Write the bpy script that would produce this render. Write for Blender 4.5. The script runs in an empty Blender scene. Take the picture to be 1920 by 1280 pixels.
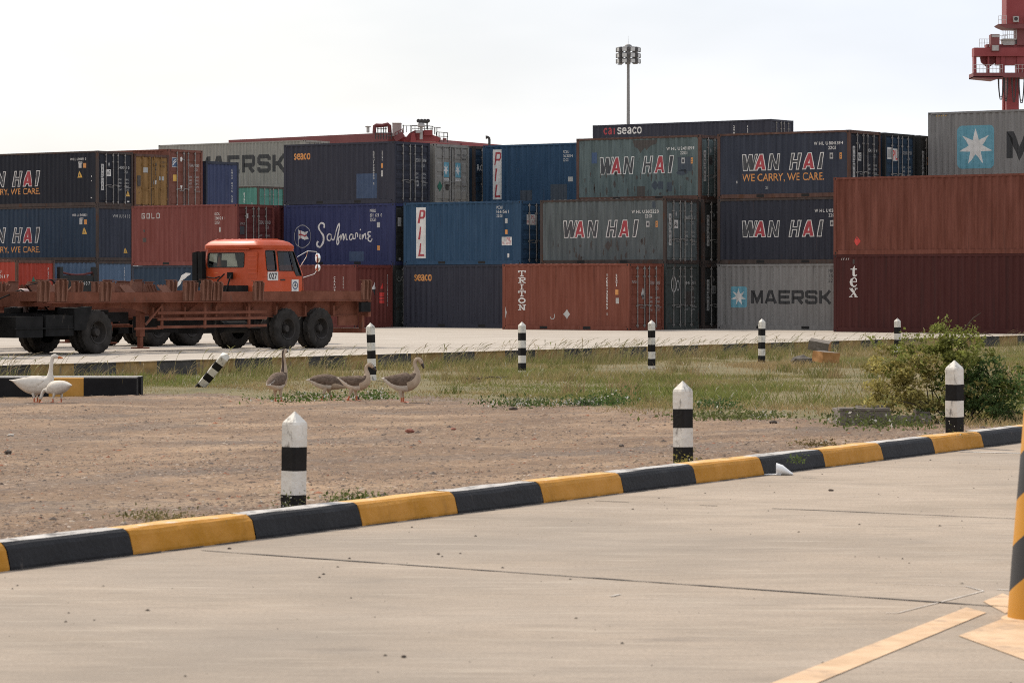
import bpy, bmesh, math, random
import numpy as np
from mathutils import Vector, Matrix
from mathutils.geometry import tessellate_polygon

SC = bpy.context.scene
COL = SC.collection
R = math.radians
random.seed(7)
rng = np.random.default_rng(11)

# ------------------------------------------------------------------ camera
cam_d = bpy.data.cameras.new('camera')
cam = bpy.data.objects.new('camera', cam_d)
COL.objects.link(cam)
cam.location = (0, 0, 1.78)
cam.rotation_euler = (R(90), 0, 0)
cam_d.sensor_width = 36
cam_d.lens = 36 * 5816 / 1920
cam_d.shift_y = -0.0556
cam_d.clip_end = 6000
cam_d.dof.use_dof = True
cam_d.dof.focus_distance = 75
cam_d.dof.aperture_fstop = 9
SC.camera = cam

# ------------------------------------------------------------------ sky and sun
SUN_EL, SUN_DIR = R(50), (-0.66, 0.75)
world = bpy.data.worlds.new('World')
SC.world = world
world.use_nodes = True
nt = world.node_tree
bg = nt.nodes['Background']
sky = nt.nodes.new('ShaderNodeTexSky')
sky.sky_type = 'NISHITA'
sky.sun_disc = False
sky.sun_elevation = SUN_EL
sky.sun_rotation = math.atan2(SUN_DIR[0], SUN_DIR[1])
sky.air_density = 1.0
sky.dust_density = 3.0
sky.ozone_density = 1.0
# thin bright overcast: a white veil over the blue, thinner in places
tc = nt.nodes.new('ShaderNodeTexCoord')
mp = nt.nodes.new('ShaderNodeMapping'); mp.inputs['Scale'].default_value = (1.6, 1.6, 5)
nz = nt.nodes.new('ShaderNodeTexNoise'); nz.inputs['Scale'].default_value = 3.2; nz.inputs['Detail'].default_value = 4
rp = nt.nodes.new('ShaderNodeValToRGB')
rp.color_ramp.elements[0].position = 0.36; rp.color_ramp.elements[0].color = (0.74,) * 3 + (1,)
rp.color_ramp.elements[1].position = 0.60; rp.color_ramp.elements[1].color = (0.98,) * 3 + (1,)
mx = nt.nodes.new('ShaderNodeMix'); mx.data_type = 'RGBA'
nt.links.new(tc.outputs['Generated'], mp.inputs['Vector'])
nt.links.new(mp.outputs['Vector'], nz.inputs['Vector'])
nt.links.new(nz.outputs['Fac'], rp.inputs['Fac'])
nt.links.new(rp.outputs['Color'], mx.inputs['Factor'])
nt.links.new(sky.outputs['Color'], mx.inputs['A'])
# the veil is whitest towards the sun and turns pale blue away from it
sx = nt.nodes.new('ShaderNodeSeparateXYZ'); nt.links.new(tc.outputs['Generated'], sx.inputs[0])
mr = nt.nodes.new('ShaderNodeMapRange'); mr.inputs['From Min'].default_value = -.02; mr.inputs['From Max'].default_value = .22
ad = nt.nodes.new('ShaderNodeMath'); ad.operation = 'MULTIPLY_ADD'; nt.links.new(sx.outputs['Z'], ad.inputs[0]); ad.inputs[1].default_value = .9; nt.links.new(sx.outputs['X'], ad.inputs[2])
a2_ = nt.nodes.new('ShaderNodeMath'); a2_.operation = 'MULTIPLY_ADD'; nt.links.new(nz.outputs['Fac'], a2_.inputs[0]); a2_.inputs[1].default_value = -.35; nt.links.new(ad.outputs[0], a2_.inputs[2])
a3_ = nt.nodes.new('ShaderNodeMath'); a3_.operation = 'ADD'; nt.links.new(a2_.outputs[0], a3_.inputs[0]); a3_.inputs[1].default_value = .16
nt.links.new(a3_.outputs[0], mr.inputs['Value'])
vc = nt.nodes.new('ShaderNodeMix'); vc.data_type = 'RGBA'; vc.inputs['A'].default_value = (8.75, 8.7, 8.5, 1); vc.inputs['B'].default_value = (7.6, 8.0, 8.8, 1)
nt.links.new(mr.outputs['Result'], vc.inputs['Factor']); nt.links.new(vc.outputs['Result'], mx.inputs['B'])
nt.links.new(mx.outputs['Result'], bg.inputs['Color'])
bg.inputs['Strength'].default_value = 0.10
sun_d = bpy.data.lights.new('sun', 'SUN')
sun_d.energy = 3.1
sun_d.angle = R(1.2)
sun_d.color = (1.0, 0.90, 0.76)
sun = bpy.data.objects.new('sun', sun_d)
COL.objects.link(sun)
sd = Vector((SUN_DIR[0] * math.cos(SUN_EL), SUN_DIR[1] * math.cos(SUN_EL), math.sin(SUN_EL)))
sun.rotation_euler = sd.to_track_quat('Z', 'Y').to_euler()
sun.location = (-20, 20, 40)
SC.view_settings.view_transform = 'Standard'
SC.view_settings.look = 'None'
SC.view_settings.exposure = 0.32
SC.view_settings.gamma = 1
SC.cycles.max_bounces = 6
SC.cycles.use_denoising = False
SC.cycles.filter_width = 1.0
SC.cycles.pixel_filter_type = 'BLACKMAN_HARRIS'

# ------------------------------------------------------------------ helpers
PHI = R(54.151)
UX, UY = math.sin(PHI), -math.cos(PHI)      # long axis of the container bays
VX, VY = math.cos(PHI), math.sin(PHI)       # across the rows
GRID_ROT = math.atan2(UY, UX)
def uv(u, v, z=0): return Vector((u * UX + v * VX, u * UY + v * VY, z))

def srgb(r, g, b):
    f = lambda c: (c / 255 / 12.92) if c <= 10 else ((c / 255 + 0.055) / 1.055) ** 2.4
    return (f(r), f(g), f(b))

MATS = {}
def mat(name, col, rough=0.6, metal=0.0, var=0.12, scale=4.0, stretch=(1, 1, 1), rust=0.0, rust_col=(0.10, 0.045, 0.022), rust_scale=5.0,
        bump=0.0, bump_scale=40.0, spec=0.5, coat=0.0, runs=0.0):
    """paint, metal or stone: base colour, a slow variation, optional worn spots and bump"""
    if name in MATS: return MATS[name]
    m = bpy.data.materials.new(name); m.use_nodes = True
    t = m.node_tree; b = t.nodes['Principled BSDF']
    N, L = t.nodes.new, t.links.new
    tc = N('ShaderNodeTexCoord'); oi = N('ShaderNodeObjectInfo')
    ad = N('ShaderNodeVectorMath'); ad.operation = 'ADD'
    mu = N('ShaderNodeVectorMath'); mu.operation = 'SCALE'
    cb = N('ShaderNodeCombineXYZ')
    L(oi.outputs['Random'], cb.inputs[0]); L(oi.outputs['Random'], cb.inputs[1]); L(oi.outputs['Random'], cb.inputs[2])
    L(cb.outputs[0], mu.inputs[0]); mu.inputs['Scale'].default_value = 37.0
    L(tc.outputs['Object'], ad.inputs[0]); L(mu.outputs[0], ad.inputs[1])
    mp = N('ShaderNodeMapping'); mp.inputs['Scale'].default_value = stretch
    L(ad.outputs[0], mp.inputs['Vector'])
    nz = N('ShaderNodeTexNoise'); nz.inputs['Scale'].default_value = scale; nz.inputs['Detail'].default_value = 6; nz.inputs['Roughness'].default_value = 0.62
    L(mp.outputs[0], nz.inputs['Vector'])
    rp = N('ShaderNodeValToRGB')
    a = 1 - var * 1.6; c = 1 + var * 1.2
    rp.color_ramp.elements[0].position = 0.30; rp.color_ramp.elements[0].color = tuple(min(1, x * a) for x in col) + (1,)
    rp.color_ramp.elements[1].position = 0.70
    g = sum(col) / 3
    rp.color_ramp.elements[1].color = tuple(min(1, (x * 0.85 + g * 0.15) * c) for x in col) + (1,)
    L(nz.outputs['Fac'], rp.inputs['Fac'])
    out = rp.outputs['Color']
    if rust > 0:
        n2 = N('ShaderNodeTexNoise'); n2.inputs['Scale'].default_value = rust_scale; n2.inputs['Detail'].default_value = 8; n2.inputs['Roughness'].default_value = 0.7
        mp2 = N('ShaderNodeMapping'); mp2.inputs['Scale'].default_value = (1, 1, 0.45); L(ad.outputs[0], mp2.inputs['Vector'])
        L(mp2.outputs[0], n2.inputs['Vector'])
        r2 = N('ShaderNodeValToRGB')
        p = 0.70 - 0.34 * rust
        r2.color_ramp.elements[0].position = p; r2.color_ramp.elements[0].color = (0, 0, 0, 1)
        r2.color_ramp.elements[1].position = p + 0.09; r2.color_ramp.elements[1].color = (1, 1, 1, 1)
        L(n2.outputs['Fac'], r2.inputs['Fac'])
        m2 = N('ShaderNodeMix'); m2.data_type = 'RGBA'
        L(r2.outputs['Color'], m2.inputs['Factor']); L(out, m2.inputs['A']); m2.inputs['B'].default_value = tuple(rust_col) + (1,)
        out = m2.outputs['Result']
    if runs > 0:                                   # dirt and rust that has run down the sheet, and scrapes
        for sc_, st_, p_, col_, k_ in ((1.0, (5.5, 5.5, .22), .56, tuple(x * .45 + .008 for x in col), runs), (1.0, (9, 9, .5), .64, tuple(x * .4 + y * .6 for x, y in zip(col, rust_col)), runs), (2.6, (1, 1, 1.2), .66, tuple(min(1, x * 1.5 + .02) for x in col), runs * .7)):
            m4 = N('ShaderNodeMapping'); m4.inputs['Scale'].default_value = st_; L(ad.outputs[0], m4.inputs['Vector'])
            n4 = N('ShaderNodeTexNoise'); n4.inputs['Scale'].default_value = sc_; n4.inputs['Detail'].default_value = 7; n4.inputs['Roughness'].default_value = .66; L(m4.outputs[0], n4.inputs['Vector'])
            r4 = N('ShaderNodeValToRGB'); r4.color_ramp.elements[0].position = p_; r4.color_ramp.elements[0].color = (0, 0, 0, 1); r4.color_ramp.elements[1].position = p_ + .16; r4.color_ramp.elements[1].color = (k_, k_, k_, 1)
            L(n4.outputs['Fac'], r4.inputs['Fac']); m5 = N('ShaderNodeMix'); m5.data_type = 'RGBA'; L(r4.outputs['Color'], m5.inputs['Factor']); L(out, m5.inputs['A']); m5.inputs['B'].default_value = tuple(col_) + (1,); out = m5.outputs['Result']
    L(out, b.inputs['Base Color'])
    b.inputs['Roughness'].default_value = rough; b.inputs['Metallic'].default_value = metal
    b.inputs['Specular IOR Level'].default_value = spec
    if coat: b.inputs['Coat Weight'].default_value = coat; b.inputs['Coat Roughness'].default_value = 0.15
    if bump > 0:
        n3 = N('ShaderNodeTexNoise'); n3.inputs['Scale'].default_value = bump_scale; n3.inputs['Detail'].default_value = 6
        L(tc.outputs['Object'], n3.inputs['Vector'])
        bp = N('ShaderNodeBump'); bp.inputs['Strength'].default_value = bump; bp.inputs['Distance'].default_value = 0.02
        L(n3.outputs['Fac'], bp.inputs['Height']); L(bp.outputs['Normal'], b.inputs['Normal'])
    MATS[name] = m
    return m

def attr_mat(name, attr='Col', rough=0.85, sub=0.0):
    m = bpy.data.materials.new(name); m.use_nodes = True
    t = m.node_tree; b = t.nodes['Principled BSDF']
    a = t.nodes.new('ShaderNodeAttribute'); a.attribute_name = attr
    t.links.new(a.outputs['Color'], b.inputs['Base Color'])
    b.inputs['Roughness'].default_value = rough
    b.inputs['Specular IOR Level'].default_value = 0.25
    if sub:
        tr = t.nodes.new('ShaderNodeBsdfTranslucent'); t.links.new(a.outputs['Color'], tr.inputs['Color'])
        ms = t.nodes.new('ShaderNodeMixShader'); ms.inputs[0].default_value = sub
        t.links.new(b.outputs[0], ms.inputs[1]); t.links.new(tr.outputs[0], ms.inputs[2])
        t.links.new(ms.outputs[0], t.nodes['Material Output'].inputs[0])
    return m

class MB:
    """collects shapes and links them as ONE mesh object"""
    def __init__(s): s.v = []; s.f = []; s.m = []; s.T = None
    def add(s, vs, fs, m=0):
        n = len(s.v)
        if s.T is not None: vs = [tuple(s.T @ Vector(p)) for p in vs]
        s.v += [tuple(p) for p in vs]
        s.f += [tuple(i + n for i in f) for f in fs]
        s.m += [m] * len(fs)
    def box(s, x0, x1, y0, y1, z0, z1, m=0):
        s.add([(x0, y0, z0), (x1, y0, z0), (x1, y1, z0), (x0, y1, z0), (x0, y0, z1), (x1, y0, z1), (x1, y1, z1), (x0, y1, z1)],
              [(0, 3, 2, 1), (4, 5, 6, 7), (0, 1, 5, 4), (1, 2, 6, 5), (2, 3, 7, 6), (3, 0, 4, 7)], m)
    def bar(s, p, q, w, h, m=0, up=(0, 0, 1)):
        p, q = Vector(p), Vector(q); d = (q - p).normalized(); up = Vector(up)
        if abs(d.dot(up)) > 0.98: up = Vector((1, 0, 0))
        a = d.cross(up).normalized() * w / 2; b = a.cross(d).normalized() * h / 2
        vs = [p - a - b, p + a - b, p + a + b, p - a + b, q - a - b, q + a - b, q + a + b, q - a + b]
        s.add(vs, [(0, 3, 2, 1), (4, 5, 6, 7), (0, 1, 5, 4), (1, 2, 6, 5), (2, 3, 7, 6), (3, 0, 4, 7)], m)
    def tube(s, p, q, r0, r1=None, n=8, m=0):
        s.path([p, q], [r0, r0 if r1 is None else r1], n, m)
    def path(s, pts, rad, n=8, m=0, caps=True):
        pts = [Vector(p) for p in pts]
        if not hasattr(rad, '__len__'): rad = [rad] * len(pts)
        rings = []; ref = None
        for i, p in enumerate(pts):
            d = (pts[min(i + 1, len(pts) - 1)] - pts[max(i - 1, 0)]).normalized()
            if ref is None:
                ref = Vector((0, 0, 1)) if abs(d.z) < 0.9 else Vector((1, 0, 0))
            a = (ref - d * ref.dot(d)).normalized(); ref = a
            b = d.cross(a)
            rings.append([p + (a * math.cos(2 * math.pi * k / n) + b * math.sin(2 * math.pi * k / n)) * rad[i] for k in range(n)])
        s.loft(rings, m, caps)
    def loft(s, rings, m=0, caps=True, mf=None):
        n = len(rings[0]); vs = [p for r in rings for p in r]; fs = []; ms = []
        for i in range(len(rings) - 1):
            for k in range(n):
                fs.append((i * n + k, i * n + (k + 1) % n, (i + 1) * n + (k + 1) % n, (i + 1) * n + k))
                ms.append(mf(i, k) if mf else m)
        if caps:
            fs.append(tuple(range(n - 1, -1, -1))); ms.append(mf(0, 0) if mf else m)
            e = (len(rings) - 1) * n; fs.append(tuple(range(e, e + n))); ms.append(mf(len(rings) - 2, 0) if mf else m)
        k = len(s.m); s.add(vs, fs, m); s.m[k:] = ms
    def lathe(s, prof, c, axis='y', n=24, m=0, mf=None):
        """prof: (radius, offset along axis)"""
        rings = []
        for r, o in prof:
            ring = []
            for k in range(n):
                a = 2 * math.pi * k / n; x, y = r * math.cos(a), r * math.sin(a)
                ring.append((c[0] + x, c[1] + o, c[2] + y) if axis == 'y' else ((c[0] + x, c[1] + y, c[2] + o) if axis == 'z' else (c[0] + o, c[1] + x, c[2] + y)))
            rings.append(ring)
        s.loft(rings, m, True, mf)
    def poly(s, pts, m=0): s.add(pts, [tuple(range(len(pts)))], m)
    def prism(s, pts, ext, m=0):
        """flat outline pts (3-D) pushed along ext"""
        n = len(pts); e = Vector(ext); P = [Vector(p) for p in pts]
        s.add(P + [p + e for p in P], [tuple(range(n - 1, -1, -1)), tuple(range(n, 2 * n))] + [(i, (i + 1) % n, n + (i + 1) % n, n + i) for i in range(n)], m)
    def build(s, name, mats, parent=None, smooth=False, loc=None, rot=None, fix=True):
        me = bpy.data.meshes.new(name)
        me.from_pydata(s.v, [], s.f)
        if not isinstance(mats, (list, tuple)): mats = [mats]
        for m in mats: me.materials.append(m)
        me.polygons.foreach_set('material_index', s.m)
        if fix:
            bm = bmesh.new(); bm.from_mesh(me); bmesh.ops.recalc_face_normals(bm, faces=bm.faces); bm.to_mesh(me); bm.free()
        if smooth:
            me.polygons.foreach_set('use_smooth', [True] * len(me.polygons))
            if smooth is not True: me.set_sharp_from_angle(angle=R(smooth))
        me.update()
        o = bpy.data.objects.new(name, me); COL.objects.link(o)
        if parent is not None: o.parent = parent
        if loc is not None: o.location = loc
        if rot is not None: o.rotation_euler = rot if hasattr(rot, '__len__') else (0, 0, rot)
        return o

def tag(o, label=None, cat=None, group=None, kind=None):
    if label: o['label'] = label
    if cat: o['category'] = cat
    if group: o['group'] = group
    if kind: o['kind'] = kind
    return o
def thing(name, label, cat, loc=(0, 0, 0), rz=0.0, group=None):
    o = bpy.data.objects.new(name, None); COL.objects.link(o)
    o.empty_display_size = 0.3
    o.location = loc; o.rotation_euler = (0, 0, rz)
    return tag(o, label, cat, group)

# ------------------------------------------------------------------ flat artwork: letters and marks
def offset_poly(pts, d):
    """inset of a straight-sided outline"""
    n = len(pts); A = sum(pts[i][0] * pts[(i + 1) % n][1] - pts[(i + 1) % n][0] * pts[i][1] for i in range(n))
    sg = 1 if A > 0 else -1; out = []
    for i in range(n):
        p0, p1, p2 = Vector(pts[i - 1]), Vector(pts[i]), Vector(pts[(i + 1) % n])
        a = (p1 - p0).normalized(); b = (p2 - p1).normalized()
        na, nb = Vector((-a.y, a.x)) * sg, Vector((-b.y, b.x)) * sg
        k = 1 + na.dot(nb)
        mv = (na + nb) / max(k, 0.35)
        out.append((p1.x + mv.x * d, p1.y + mv.y * d))
    return out
def tris_of(loops):
    flat = [p for l in loops for p in l]
    return [[flat[i] for i in t] for t in tessellate_polygon([[Vector((p[0], p[1], 0)) for p in l] for l in loops])]
def stroke_tris(pts, w):
    """polyline of even (or per-point) width"""
    P = [Vector(p) for p in pts]; n = len(P); L_, R_ = [], []
    ws = w if hasattr(w, '__len__') else [w] * n
    for i in range(n):
        a = (P[i] - P[i - 1]).normalized() if i else (P[1] - P[0]).normalized()
        b = (P[i + 1] - P[i]).normalized() if i < n - 1 else a
        na, nb = Vector((-a.y, a.x)), Vector((-b.y, b.x))
        mv = (na + nb) / max(1 + na.dot(nb), 0.4) * ws[i] / 2
        L_.append(P[i] + mv); R_.append(P[i] - mv)
    out = []
    for i in range(n - 1):
        out += [[tuple(L_[i]), tuple(R_[i]), tuple(R_[i + 1])], [tuple(L_[i]), tuple(R_[i + 1]), tuple(L_[i + 1])]]
    return out
_glyph = {}
def text_tris(txt, box, bold=0.0):
    """the default font, stretched into box (x0, z0, x1, z1)"""
    key = (txt, bold)
    if key not in _glyph:
        cu = bpy.data.curves.new('lettering', 'FONT'); cu.body = txt; cu.size = 1; cu.offset = bold; cu.resolution_u = 3
        ob = bpy.data.objects.new('lettering', cu); COL.objects.link(ob)
        dg = bpy.context.evaluated_depsgraph_get(); ev = ob.evaluated_get(dg); me = ev.to_mesh()
        me.calc_loop_triangles()
        t = [[(me.vertices[i].co.x, me.vertices[i].co.y) for i in lt.vertices] for lt in me.loop_triangles]
        ev.to_mesh_clear(); bpy.data.objects.remove(ob); bpy.data.curves.remove(cu)
        xs = [p[0] for q in t for p in q]; ys = [p[1] for q in t for p in q]
        x0, x1, y0, y1 = min(xs), max(xs), min(ys), max(ys)
        _glyph[key] = [[((p[0] - x0) / (x1 - x0), (p[1] - y0) / (y1 - y0)) for p in q] for q in t]
    X0, Z0, X1, Z1 = box
    return [[(X0 + p[0] * (X1 - X0), Z0 + p[1] * (Z1 - Z0)) for p in q] for q in _glyph[key]]

WH = [(0.0, .195, [(0, 1), (.27, 1), (.30, .50), (.43, 1), (.68, 1), (.70, .50), (.82, 1), (1.02, 1), (.74, 0), (.48, 0), (.43, .42), (.35, 0), (.07, 0)], None, 0),
      (.147, .295, [(0, 0), (.44, 1), (.80, 1), (1, 0), (.66, 0), (.62, .17), (.40, .17), (.33, 0)], [(.46, .36), (.62, .36), (.60, .62)], 1),
      (.318, .472, [(0, 0), (.16, 1), (.42, 1), (.66, .40), (.75, 1), (1, 1), (.84, 0), (.58, 0), (.33, .58), (.25, 0)], None, 0),
      (.573, .73, [(0, 0), (.28, 0), (.36, .40), (.60, .40), (.52, 0), (.80, 0), (1, 1), (.72, 1), (.644, .62), (.404, .62), (.48, 1), (.2, 1)], None, 0),
      (.732, .883, [(0, 0), (.44, 1), (.80, 1), (1, 0), (.66, 0), (.62, .17), (.40, .17), (.33, 0)], [(.46, .36), (.62, .36), (.60, .62)], 1),
      (.917, 1.0, [(0, 0), (.62, 0), (1, 1), (.38, 1)], None, 0)]
def art_outlined(box, white, dark, red, bd=0.032):
    X0, Z0, X1, Z1 = box; out = []
    for a, b, pl, hole, k in WH:
        f = lambda p: (X0 + (a + p[0] * (b - a)) * (X1 - X0), Z0 + p[1] * (Z1 - Z0))
        P = [f(p) for p in pl]
        out.append((tris_of([P]), white, 1 + k * 2))
        out.append((tris_of([offset_poly(P, bd)]), red if k else dark, 2 + k * 2))
        if hole: out.append((tris_of([[f(p) for p in hole]]), white, 3 + k * 2))
    return out
BLOCK = {  # wide square letters, stroke centre lines in a unit box
    'M': [[(.08, 0), (.08, .90), (.16, .90), (.5, .16), (.84, .90), (.92, .90), (.92, 0)]],
    'A': [[(.06, 0), (.42, .92), (.58, .92), (.94, 0)], [(.22, .27), (.78, .27)]],
    'E': [[(1, .92), (.09, .92), (.09, .08), (1, .08)], [(.09, .5), (.92, .5)]],
    'R': [[(.09, 0), (.09, .92), (.82, .92), (.91, .84), (.91, .52), (.82, .44), (.09, .44)], [(.50, .44), (.88, 0)]],
    'S': [[(.92, .70), (.92, .84), (.83, .92), (.17, .92), (.08, .84), (.08, .60), (.17, .52), (.83, .48), (.92, .40), (.92, .16), (.83, .08), (.17, .08), (.08, .16), (.08, .30)]],
    'K': [[(.09, 0), (.09, 1)], [(.92, 1), (.42, .50), (.95, 0)], [(.09, .5), (.42, .5)]],
    'G': [[(.9, .75), (.9, .92), (.1, .92), (.1, .08), (.9, .08), (.9, .48), (.55, .48)]],
    'O': [[(.5, .92), (.1, .92), (.1, .08), (.9, .08), (.9, .92), (.5, .92)]],
    'L': [[(.1, 1), (.1, .08), (.95, .08)]],
    'D': [[(.1, .92), (.1, .08), (.8, .08), (.92, .2), (.92, .8), (.8, .92), (.06, .92)]],
}
def art_block(word, box, m, w, gap=0.12):
    X0, Z0, X1, Z1 = box; n = len(word); cw = (X1 - X0) / (n - gap * 1.0); out = []
    for i, ch in enumerate(word):
        x = X0 + i * cw; lw = cw * (1 - gap)
        for j, st in enumerate(BLOCK[ch]):
            pts = [(x + p[0] * lw, Z0 + p[1] * (Z1 - Z0)) for p in st]
            out.append((stroke_tris(pts, w), m, 2 + j))
    return out
def art_star(cx, cz, rx, rz, m, layer=3):
    pts = []
    for k in range(14):
        a = math.pi / 2 + k * math.pi / 7; r = 1.0 if k % 2 == 0 else 0.40
        pts.append((cx + rx * r * math.cos(a), cz + rz * r * math.sin(a)))
    c = (cx, cz)
    return [([[c, pts[i], pts[(i + 1) % 14]] for i in range(14)], m, layer)]
SLAB = {'T': ([(0, .84, 1, 1), (0, .64, .15, .84), (.85, .64, 1, .84), (.39, .13, .61, .84), (.22, 0, .78, .13)], []),
        'R': ([(.14, 0, .34, 1), (0, .88, .14, 1), (0, 0, .14, .12), (.34, 0, .46, .12)], [([(.34, .93), (.74, .93), (.90, .84), (.90, .60), (.74, .51), (.34, .51)], .15), ([(.52, .46), (.84, .08)], .18), ([(.78, .06), (1.0, .06)], .12)]),
        'I': ([(.39, .12, .61, .88), (.2, .88, .8, 1), (.2, 0, .8, .12)], []),
        'O': ([], [([(.5 + .41 * math.cos(2 * math.pi * k / 18), .5 + .41 * math.sin(2 * math.pi * k / 18)) for k in range(19)], .19)]),
        'N': ([(.14, 0, .29, 1), (0, .88, .14, 1), (0, 0, .14, .12), (.29, 0, .42, .12), (.76, 0, .91, 1), (.62, .88, .76, 1), (.91, .88, 1.04, 1)], [([(.17, .96), (.84, .06)], .2)])}
def art_slab(word, x, z1, pitch, w, h, m):
    """slab letters one under the other, centred on x"""
    out = []
    for i, ch in enumerate(word):
        z0 = z1 - i * pitch - h; x0 = x - w / 2; f = lambda p: (x0 + p[0] * w, z0 + p[1] * h)
        for a in SLAB[ch][0]: out.append((tris_of([[f((a[0], a[1])), f((a[2], a[1])), f((a[2], a[3])), f((a[0], a[3]))]]), m, 2))
        for j, (pts, lw) in enumerate(SLAB[ch][1]): out.append((stroke_tris([f(p) for p in pts], lw * (w + h) / 2), m, 3 + j))
    return out
_o = [(.5 + .37 * math.cos(2 * math.pi * k / 16), .5 + .42 * math.sin(2 * math.pi * k / 16)) for k in range(17)]
LOW = {'s': [[(.84, .76), (.62, .92), (.32, .90), (.17, .72), (.32, .57), (.68, .45), (.83, .28), (.66, .09), (.35, .08), (.12, .24)]],
       'e': [[(.14, .53), (.86, .53), (.82, .76), (.58, .92), (.30, .85), (.13, .58), (.17, .28), (.40, .09), (.64, .09), (.85, .24)]],
       'a': [[(.18, .78), (.40, .92), (.64, .90), (.80, .72), (.80, 0)], [(.80, .54), (.42, .52), (.18, .36), (.20, .17), (.40, .07), (.62, .12), (.80, .30)]],
       'c': [[(.86, .76), (.62, .92), (.32, .86), (.14, .60), (.14, .38), (.34, .11), (.60, .08), (.86, .24)]], 'o': [_o], 'i': [[(.5, 0), (.5, .9)]]}
def art_low(word, box, m, k=.2):
    X0, Z0, X1, Z1 = box; n = len(word); cw = (X1 - X0) / n; out = []
    for i, ch in enumerate(word):
        for j, st in enumerate(LOW[ch]): out.append((stroke_tris([(X0 + (i + p[0] * .95) * cw, Z0 + p[1] * (Z1 - Z0)) for p in st], k * (Z1 - Z0)), m, 2 + j))
    return out
def rect(x0, z0, x1, z1, m, layer=1): return (tris_of([[(x0, z0), (x1, z0), (x1, z1), (x0, z1)]]), m, layer)
def rrect(x0, z0, x1, z1, r, m, layer=1):
    pts = []
    for cx, cz, a0 in ((x1 - r, z0 + r, -90), (x1 - r, z1 - r, 0), (x0 + r, z1 - r, 90), (x0 + r, z0 + r, 180)):
        for k in range(4): a = R(a0 + k * 30); pts.append((cx + r * math.cos(a), cz + r * math.sin(a)))
    return (tris_of([pts]), m, layer)
def text(t, box, m, layer=2, bold=0.0): return (text_tris(t, box, bold), m, layer)
def poly(pts, m, layer=1): return (tris_of([pts]), m, layer)
def line(pts, w, m, layer=2): return (stroke_tris(pts, w), m, layer)
def diamond(cx, cz, rx, rz, m, layer=2): return poly([(cx - rx, cz), (cx, cz - rz), (cx + rx, cz), (cx, cz + rz)], m, layer)
def blot(cx, cz, rx, rz, m, layer=1, n=13, seed=0):
    r_ = random.Random(seed); pts = []
    for k in range(n):
        a = 2 * math.pi * k / n; q = r_.uniform(0.65, 1.15); pts.append((cx + rx * q * math.cos(a), cz + rz * q * math.sin(a)))
    return ([[(cx, cz), pts[i], pts[(i + 1) % n]] for i in range(n)], m, layer)
def number_plate(txts, x0, x1, z, h, m, layer=2):
    """rows of small stencilled characters"""
    out = []
    for i, (t, f) in enumerate(txts):
        z1 = z - i * h * 1.55
        out.append(text(t, (x1 - (x1 - x0) * f if f < 0 else x0, z1 - h, x0 + (x1 - x0) * abs(f), z1), m, layer, 0.01))
    return out
def vtext(t, x, z1, ch, w, m, layer=2):
    """characters one under the other"""
    out = []; z = z1
    for c in t:
        if c != ' ': out.append(text(c, (x - w / 2 * (0.4 if c in 'I1' else 1), z - ch * 0.8, x + w / 2 * (0.4 if c in 'I1' else 1), z), m, layer, 0.02))
        z -= ch
    return out

# ------------------------------------------------------------------ shipping containers
ART_N = ['white', 'black', 'red', 'orange', 'yellow', 'dark', 'cyan', 'blue', 'grey', 'green', 'rustpatch', 'lightblue', 'scarlet', 'navyfill', 'palegrey']
ART_C = [(.62, .60, .57), (.025, .025, .027), (.36, .028, .04), (.62, .25, .05), (.60, .34, .04), (.045, .046, .052), (.10, .30, .38), (.035, .075, .16), (.34, .34, .33),
         (.015, .13, .085), (.05, .04, .035), (.024, .052, .115), (.58, .03, .02), (.034, .048, .068), (.42, .41, .39)]
W_, K_, RD, OR, YE, DK, CY, BL, GY, GN, RU, LB, SC_, NF, PG = range(1, 16)
ARTM = [mat('marking_' + n, c, rough=0.6, var=0.10, scale=3, rust=0.10, rust_col=(0.12, 0.10, 0.09), rust_scale=9) for n, c in zip(ART_N, ART_C)]
STEEL = mat('galvanised_rod', (.22, .205, .19), rough=0.5, var=0.25, scale=6, rust=0.25)
HOLE = mat('dark_hole', (.012, .011, .011), rough=0.9)
GASKET = mat('door_gasket', (.03, .03, .03), rough=0.8)
CW = 2.438
PER, FL, SL, DEP = 0.278, 0.072, 0.067, 0.036
def corr_breaks(a0, a1):
    out = [(a0, 0.0)]; a = a0 + 0.05
    while a + PER < a1:
        out += [(a, 0.0), (a + SL, -DEP), (a + SL + FL, -DEP), (a + 2 * SL + FL, 0.0)]
        a += PER
    out.append((a1, 0.0))
    return out
def clip_strip(poly_, x0, x1):
    def cut(P, x, keep):
        Q = []
        for i in range(len(P)):
            p, q = P[i - 1], P[i]
            ip, iq = keep(p[0]), keep(q[0])
            if ip != iq:
                t = (x - p[0]) / (q[0] - p[0]); Q.append((x, p[1] + t * (q[1] - p[1])))
            if iq: Q.append(q)
        return Q
    P = cut(poly_, x0, lambda a: a >= x0)
    return cut(P, x1, lambda a: a <= x1) if P else P
def lay_art(mb, art, breaks, put, depth_sign=1):
    """prints flat artwork on a corrugated sheet: every piece is cut at the folds and follows them"""
    for tris, m, layer in art:
        off = 0.002 + 0.0014 * layer
        for t in tris:
            lo, hi = min(p[0] for p in t), max(p[0] for p in t)
            for i in range(len(breaks) - 1):
                (a0, d0), (a1, d1) = breaks[i], breaks[i + 1]
                if a1 <= lo or a0 >= hi or a1 - a0 < 1e-6: continue
                P = clip_strip(t, a0, a1)
                if len(P) < 3: continue
                mb.add([put(p[0], p[1], d0 + (d1 - d0) * (p[0] - a0) / (a1 - a0) + off) for p in P], [tuple(range(len(P)))], m)

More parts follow.
